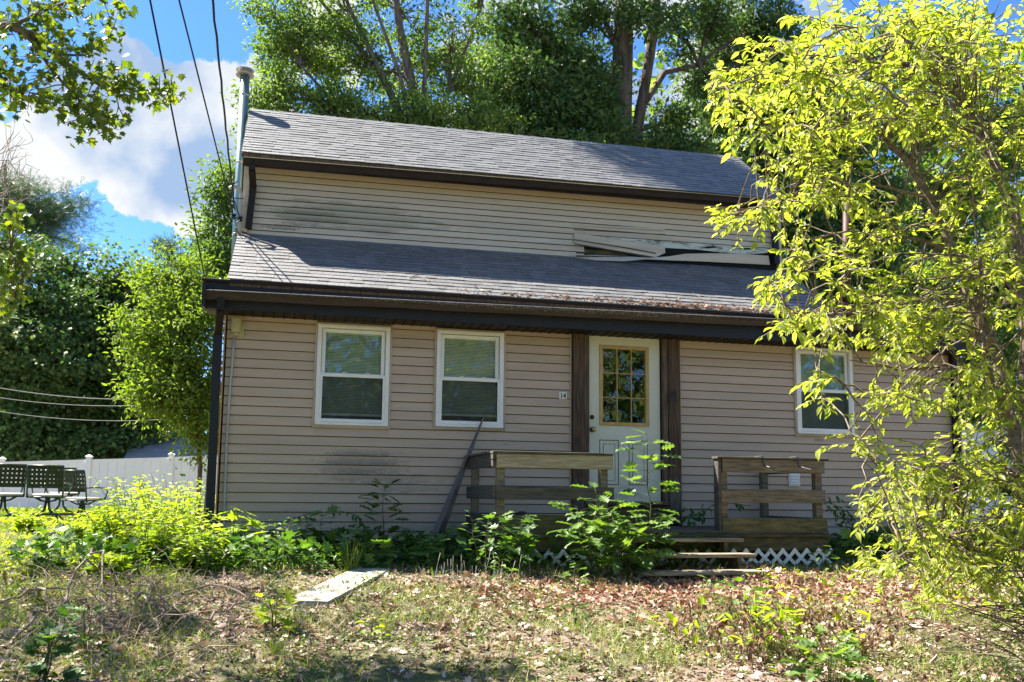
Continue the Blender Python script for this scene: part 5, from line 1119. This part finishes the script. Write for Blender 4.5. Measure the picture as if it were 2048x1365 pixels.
for (px, Y, h, nl, sz, tn, m, st, lab) in (
    (1296,-1.75,1.34,44,.24,'oak','leaf_oak',1,'tall oak sapling with sunlit top leaves in front of the white door'),
    (1190,-1.9,.74,84,.24,'oak','leaf_oak',4,'bushy oak sapling hiding the left end of the porch steps'),
    (1250,-2.0,.50,70,.23,'oak','leaf_oak',4,'low dark oak bush at the left side of the steps'),
    (770,-.45,.84,34,.2,'oak','leaf_sapling',1,'slim dark oak seedling standing upright against the wall under the second window'),
    (640,-.7,.5,36,.16,'maple','leaf_sapling',2,'broad-leaved maple seedling by the wall below the mildew stain'),
    (590,-.8,.45,30,.09,'ovate','leaf_sapling',3,'leafy weed below the arching bramble'),
    (485,-1.1,.55,40,.17,'maple','leaf_bright',2,'bright yellow-green maple seedling in front of the outlet box'),
    (560,-1.2,.46,34,.075,'ovate','leaf_oak',2,'pale sunlit weed with upright leaf rows left of the maple seedling'),
    (900,-1.0,.34,24,.11,'ovate','leaf_sapling',3,'low weed at the foot of the leaning metal strip'),
    (860,-1.3,.30,18,.12,'maple','leaf_oak',2,'low sunlit seedling right of the concrete plank end'),
    (970,-1.7,.50,40,.10,'ovate','leaf_sapling',3,'leafy green weed in front of the left porch corner'),
    (1030,-1.75,.5,46,.16,'maple','leaf_sapling',3,'broad-leaved seedling before the left porch rim'),
    (700,-.9,.4,40,.15,'maple','leaf_sapling',3,'low maple seedling between the oak seedling and the weeds'),
    (1000,-2.3,.22,12,.10,'ovate','leaf_oak',1,'small pale seedling in the litter before the left lattice'),
    (1150,-2.4,.2,10,.12,'oak','leaf_oak',1,'tiny sunlit oak seedling left of the lowest step'),
    (1640,-1.75,.30,14,.12,'oak','leaf_oak',1,'small pale oak seedling at the right end of the lattice'),
    (1700,-.6,.55,34,.12,'ovate','leaf_sapling',3,'dark shaded weed on the wall right of the porch'),
    (1760,-.8,.45,30,.12,'maple','leaf_sapling',3,'dark shaded seedling under the near branches'),
    (440,-1.2,.34,26,.09,'ovate','leaf_oak',3,'pale weed at the left corner downspout'),
    (420,-1.7,.34,30,.08,'ovate','leaf_oak',3,'sunlit weed just before the left house corner'),
    (530,-1.8,.25,24,.08,'ovate','leaf_sapling',3,'low weed in front of the maple seedling'),
    (1480,-3.9,.34,26,.13,'oak','leaf_oak',2,'pale green oak seedling in the right foreground litter'),
    (1530,-4.5,.36,30,.15,'oak','leaf_bright',2,'bright oak seedling beside the dead brown stems'),
    (1650,-5.2,.30,30,.16,'oak','leaf_oak',3,'large-leaved oak seedling at the bottom right'),
    (1420,-3.1,.2,12,.1,'oak','leaf_oak',1,'lone small oak seedling in the middle right litter'),
    (110,-4.6,.40,40,.11,'maple','leaf_sapling',4,'shaded maple seedling in the bottom left corner'),
    (190,-4.0,.3,26,.10,'oak','leaf_sapling',3,'shaded low oak seedling behind the bottom left corner'),
    (560,-3.6,.26,22,.11,'maple','leaf_bright',3,'yellow-green seedling at the near end of the concrete plank'),
    (1150,-3.6,.2,14,.08,'ovate','leaf_sapling',2,'dark low weed in the middle of the yard'),
    (750,-3.9,.16,12,.08,'ovate','leaf_bright',2,'little bright weed in the middle foreground')):
    stem_plant('oak_seedling' if tn == 'oak' else 'maple_seedling' if tn == 'maple' else 'weed', lab, 'seedling' if tn != 'ovate' else 'weed', gb(px, Y), h*(1.2 if Y > -2.2 and st > 1 else 1), int(nl*1.25), sz*1.1, tn, m, stems=st, group=GP if Y > -2.2 else 'seedlings in the front yard')
# arching bramble
t = thing('bramble', 'long bramble cane arching over against the wall under the first window', 'bramble', tuple(gb(540, -.5)))
c_ = np.array([at(x, y, -.45) for x, y in ((520,1075),(545,1060),(575,1040),(620,1028),(680,1022),(710,1030),(725,1048),(733,1072))]); tubes_obj('stem', [(c_, np.linspace(.006, .003, 8))], 'green_stem', t, n=5)
P = []; 
for i in range(34): f_ = rng.uniform(0, 6.99); i0 = int(f_); P.append(c_[i0]+(c_[i0+1]-c_[i0])*(f_-i0))
P = np.array(P); leaf_parts(P, rng.normal(0, .5, P.shape)+[0, -.3, -.7], rng.normal(0, .4, P.shape)+[0, -.8, .4], rng.uniform(.05, .085, len(P)), 'ovate', 'leaf_sapling', t)
# ivy on deck by the door and beside the right rail
for k, (pts, lab) in enumerate((([(1365,1035),(1390,1030),(1420,1015),(1440,1005),(1500,1012)], 'dark ivy creeping along the deck behind the right railing'), ([(1640,1000),(1670,1010),(1700,1040),(1720,1060)], 'dark ivy spilling past the right end of the railing'))):
    t = thing('ivy', lab, 'ivy', tuple(at(*pts[0], -.3))); Y = -.35 if k == 0 else -.6
    c_ = np.array([at(x, y, Y) for x, y in pts]); tubes_obj('stem', [(c_, .004)], 'green_stem', t, n=4)
    n = 60; f_ = rng.uniform(0, len(pts)-1.01, n); i0 = f_.astype(int); P = c_[i0]+(c_[i0+1]-c_[i0])*(f_-i0)[:, None]+rng.normal(0, .05, (n, 3))
    leaf_parts(P, rng.normal(0, .5, (n, 3))+[0, -.3, -.5], rng.normal(0, .3, (n, 3))+[0, -.9, .5], rng.uniform(.06, .1, n), 'ovate', 'leaf_sapling', t)
# bright bushes left of the house
for (px, Y, h, n, lab) in ((255,-.4,.62,240,'bright yellow-green bush in the middle of the sunny thicket left of the house'), (330,.2,.75,260,'tall bright bush closest behind the house corner in the sunny thicket'), (385,.6,.78,220,'bright leafy bush touching the left wall corner'),
                            (300,-1.0,.5,220,'front bush of the sunny thicket left of the house'), (210,1.5,.6,200,'yellow-green bush in front of the white fence, beside the right patio chair'), (375,-.5,.55,220,'dense sunny bush directly left of the corner board'),
                            (150,1.0,.34,160,'low bright bush in front of the patio chairs'), (60,1.6,.3,150,'low yellow-green bush at the left edge before the chairs'), (260,3.2,.9,120,'tall thin shrub with sprays rising before the fence'), (345,4,1.1,150,'tall sunny shrub at the fence near the house corner'), (395,-1.4,.36,170,'low sunny weeds in front of the corner board'), (230,-1.6,.28,120,'small bright clump at the front left edge of the thicket')):
    b_ = gb(px, Y); b_ = np.array([b_[0], Y, float(gz(b_[0], Y))]); stem_plant('bush', lab, 'bush', b_, h*(.62 if px < 240 else 1.0 if Y < 1 else .8), int(n*2.4), .11, 'ovate', 'leaf_bright', stems=16, spread=.6, parts=False, group='sunlit bushes left of the house', start=.08)
# dead brown plants right foreground
for k, (px, Y, h) in enumerate(((1390,-4.2,.28),(1450,-4.6,.3),(1540,-4.9,.42),(1600,-4.7,.45),(1660,-4.5,.4),(1700,-4.7,.34),(1500,-4.4,.34),(1350,-3.9,.2))):
    pos = ('leftmost','second','third','fourth','fifth','rightmost','low middle','small far left')[k]
    b_ = gb(px, Y); t = thing('dead_shrub', f'withered shrub with hanging brown leaves in the right foreground, {pos} of the group', 'dead shrub', tuple(b_), 'withered brown shrubs')
    ln, P = [], []
    for s in range(5):
        c_ = curve(b_+[rng.normal(0, .1), rng.normal(0, .1), 0], b_+[rng.normal(0, .26), rng.normal(0, .2), h*rng.uniform(.5, 1)], 6, .1, .22); ln.append((c_, np.linspace(.004, .002, 6)))
        for i in range(13): P.append(c_[rng.integers(1, 6)]+rng.normal(0, .02, 3))
    P = np.array(P); tubes_obj('stem', ln, 'twig', t, n=4)
    leaf_obj('withered_leaves', [leaves(P, rng.normal(0, .6, P.shape)+[0, 0, -.8], rng.normal(0, 1, P.shape), rng.uniform(.025, .065, len(P)), CURL)], 'dead_leaf', t)
    q = np.array(b_)+rng.normal(0, .14, (14, 3))*[1, 1, 0]+rng.random((14, 1))*[0, 0, h]; leaf_parts(q, rng.normal(0, 1, (14, 3)), rng.normal(0, .4, (14, 3))+[0, 0, 1], rng.uniform(.05, .1, 14), 'ovate', 'leaf_bright', t)
# brush pile on the left: each thick branch its own thing, fine twigs one mass
BR = [((0,1215),(130,1205),'grey fallen branch at the left edge of the brush pile'), ((60,1200),(120,1260),'crooked dead branch in the left yard beneath the pile'), ((100,1240),(215,1150),'dead branch slanting up through the brush pile'), ((180,1140),(230,1240),'bent dead branch standing in the brush pile'),
      ((150,1165),(225,1145),'short pale stick on top of the brush pile'), ((225,1190),(330,1230),'fallen branch right of the brush pile'), ((370,1190),(490,1222),'long pale fallen stick lying left of the concrete plank'), ((350,1235),(300,1300),'dark fallen stick below the brush pile'), ((420,1250),(500,1225),'thin fallen stick near the near end of the plank'), ((250,1210),(345,1250),'second fallen branch right of the brush pile, nearer the camera'), ((20,1300),(120,1230),'dead branch slanting in the lower left corner')]
for a, b_, lab in BR:
    A, B = ground_at(*a), ground_at(*b_); A = A+[0, 0, .03]; B = B+[0, 0, .05+rng.uniform(0, .08)]
    c_ = curve(A, B, 8, .08, .18); tag(MB().tube(c_, np.linspace(.011, .005, 8), 6).build('fallen_branch', 'dead_twig'), lab, 'branch', 'dead branches lying in the left yard')
ln = []
for k in range(230):
    g_ = ground_at(rng.uniform(60, 330), rng.uniform(1150, 1300)) if k < 150 else ground_at(rng.uniform(0, 520), rng.uniform(1150, 1340)); ln.append((curve(g_+[0, 0, .02], g_+[rng.normal(0, .18), rng.normal(0, .18), abs(rng.normal(0, .13))+.02], 5, .1, .2), np.linspace(.004, .0015, 5)))
tag(tubes_obj('fine_twigs', ln, 'dead_twig', n=4), None, None, kind='stuff')
# thin bare canes bottom right
ln = []
for k in range(34):
    a = at(rng.uniform(2000, 2110), rng.uniform(1200, 1330), -5.6); e = at(rng.uniform(1780, 2000), rng.uniform(1170, 1330), rng.uniform(-5.6, -4.8)); ln.append((curve(a, e, 6, .04, .1), np.linspace(.004, .0015, 6)))
t = thing('bare_shrub', 'thin bare canes reaching in from the bottom right corner', 'shrub', tuple(ground_at(2040, 1330))); tubes_obj('canes', ln, 'twig', t, n=4)

# ------------------------------------------------------------------ ground cover
def scatter(n, xr, yr, dens=None):
    x = rng.uniform(*xr, n); y = rng.uniform(*yr, n)
    if dens is not None: k = rng.random(n) < dens(x, y); x, y = x[k], y[k]
    ok = ~((y > -.02) & (x > -.1)); x, y = x[ok], y[ok]
    return np.stack([x, y, gz(x, y)], 1)
def pn(x, y, s=1., o=0.): return .5+.25*(np.sin(x*1.7*s+o)*np.cos(y*2.3*s-o)+np.sin((x+y)*3.1*s+o*2)*np.cos((x-y)*2.7*s))+.12*np.sin(x*7*s+y*5*s+o)
def cover(name, m, P, size, tm, up, dd, lift=0, nj=.5):
    k = len(P); P = P+np.array([0, 0, 1])*lift*rng.random((k, 1))
    D = rng.normal(0, 1, (k, 3))*[1, 1, dd[0]]+[0, 0, dd[1]]; N = rng.normal(0, nj, (k, 3))+[0, 0, up]
    o = leaf_obj(name, [leaves(P, D, N, size[0]+(size[1]-size[0])*rng.random(k), tm)], m); return tag(o, None, None, kind='stuff')
redz = lambda x, y: np.exp(-((x-4.6)/2.2)**2)*np.exp(-((y+2.6)/.7)**2)
P = scatter(78000, (-3.2, 7.5), (-6.2, -.3), lambda x, y: np.clip(.15+.8*pn(x, y, .8), 0, 1))
P = P[rng.random(len(P)) > .75*np.exp(-((P[:, 0]-1.6)/1.3)**2-((P[:, 1]+5.2)/.8)**2)]; k = len(P)//4; cover('leaf_litter', 'litter_leaf', P[:k], (.05, .095), OAK, 1, (.3, .08), lift=.02, nj=.6); cover('fine_leaf_litter', 'litter_leaf', P[k:], (.015, .055), CURL, 1, (.25, .08), lift=.015, nj=.6)
P = scatter(17000, (2, 8.5), (-4.2, -1.3), lambda x, y: redz(x, y))
cover('reddish_leaf_litter', 'red_litter_leaf', P, (.035, .08), CURL, 1, (.3, .1), lift=.03, nj=.6)
P = scatter(76000, (-3.4, 7.5), (-6.2, -1.2), lambda x, y: np.clip(pn(x, y, 1.1, 2)-.33, 0, 1)*2.2*(1-.9*redz(x, y)))
cover('sparse_grass', 'grass_blade', P, (.03, .13), BLADE, .2, (.5, 1.0), nj=1)
P = scatter(90000, (-7.5, -.15), (-3.4, 12), lambda x, y: np.clip(.9-.35*sst(-2.0, -3.4, y), 0, 1))
cover('lawn_grass', 'lawn_blade', P, (.05, .13), BLADE, .2, (.5, 1.1), nj=1)
P = scatter(80000, (-3.4, 7.5), (-6.2, -.6), lambda x, y: np.clip(pn(x, y, 1.5, 5)-.2, 0, 1)*1.3*(1-.85*redz(x, y)))
cover('ground_weeds', 'weed_leaf', P, (.015, .045), OVATE, 1, (.35, .25), lift=.045)
P = scatter(30000, (-1.5, 9), (-1.6, -.15), lambda x, y: np.clip(pn(x, y, 1.8, 3)*1.1, 0, 1)*np.where((x > 2.6) & (x < 6.4) & (y > -1.45), 0, 1)*np.where((x > 4.7) & (x < 6.5), .15, 1))
P2 = P[::7]; P = P[1::2]; cover('wall_foot_weeds', 'leaf_sapling', P, (.03, .09), OVATE, 1, (.5, .3), lift=.2); cover('wall_foot_seedlings', 'leaf_sapling', P2, (.07, .16), MAPLE, 1, (.4, .2), lift=.3)
P = scatter(16000, (-7, -.2), (-1.9, 5), lambda x, y: np.clip(pn(x, y, 1.3, 1)-.2, 0, 1)*1.3)
cover('yard_weeds', 'leaf_bright', P, (.04, .08), OVATE, 1, (.4, .3), lift=.13)
P = scatter(5000, (3.5, 9), (-5, -2.2), lambda x, y: np.clip(pn(x, y, 1.3, 1)-.15, 0, 1)*sst(4.6, 6.2, x+(-y-3.5)*-.5))
cover('right_yard_weeds', 'leaf_bright', P, (.04, .08), OVATE, 1, (.4, .3), lift=.12)
P = scatter(90, (-3.2, -.4), (-4.5, -1.6)); P[:, 2] += .06
cover('buttercups', 'petal', P, (.012, .02), TRI3, 1, (.2, 0), lift=.05)
# grass tufts that stand out
for k, (px, py, n, h, lab) in enumerate(((700,1150,60,.34,'tuft of long grass growing over the far end of the concrete plank'), (770,1265,70,.16,'green grass tuft right of the concrete plank'), (545,1310,60,.16,'grass tuft in the bottom middle left'), (1150,1265,40,.16,'dark grass tuft in the middle of the yard'))):
    g_ = ground_at(px, py); D = rng.normal(0, .35, (n, 3))+[0, 0, 1]; P = np.repeat(g_[None], n, 0)+rng.normal(0, .03, (n, 3))*[1, 1, 0]
    tm = T_(BLADE[0]*[1, .35, 1.6], BLADE[1]); o = leaf_obj('grass_tuft', [leaves(P, D, rng.normal(0, 1, (n, 3)), h*rng.uniform(.5, 1.1, n), tm)], 'lawn_blade'); tag(o, lab, 'grass tuft', 'grass tufts')
# thin flower stalks in front of the porch
for k in range(30):
    px = rng.uniform(860, 1090); g_ = gb(px, rng.uniform(-2.5, -1.9))
    if k == 0: ln = []
    ln.append((curve(g_, g_+[rng.normal(0, .03), 0, rng.uniform(.1, .26)], 4, 0, .05), [.0016, .0014, .0012, .003]))
tag(tubes_obj('pale_stalks', ln, 'wire_pale', n=4), None, None, kind='stuff')
print('tris', sum(len(o.data.polygons) for o in bpy.data.objects if o.type == 'MESH'), 'objs', len(bpy.data.objects))
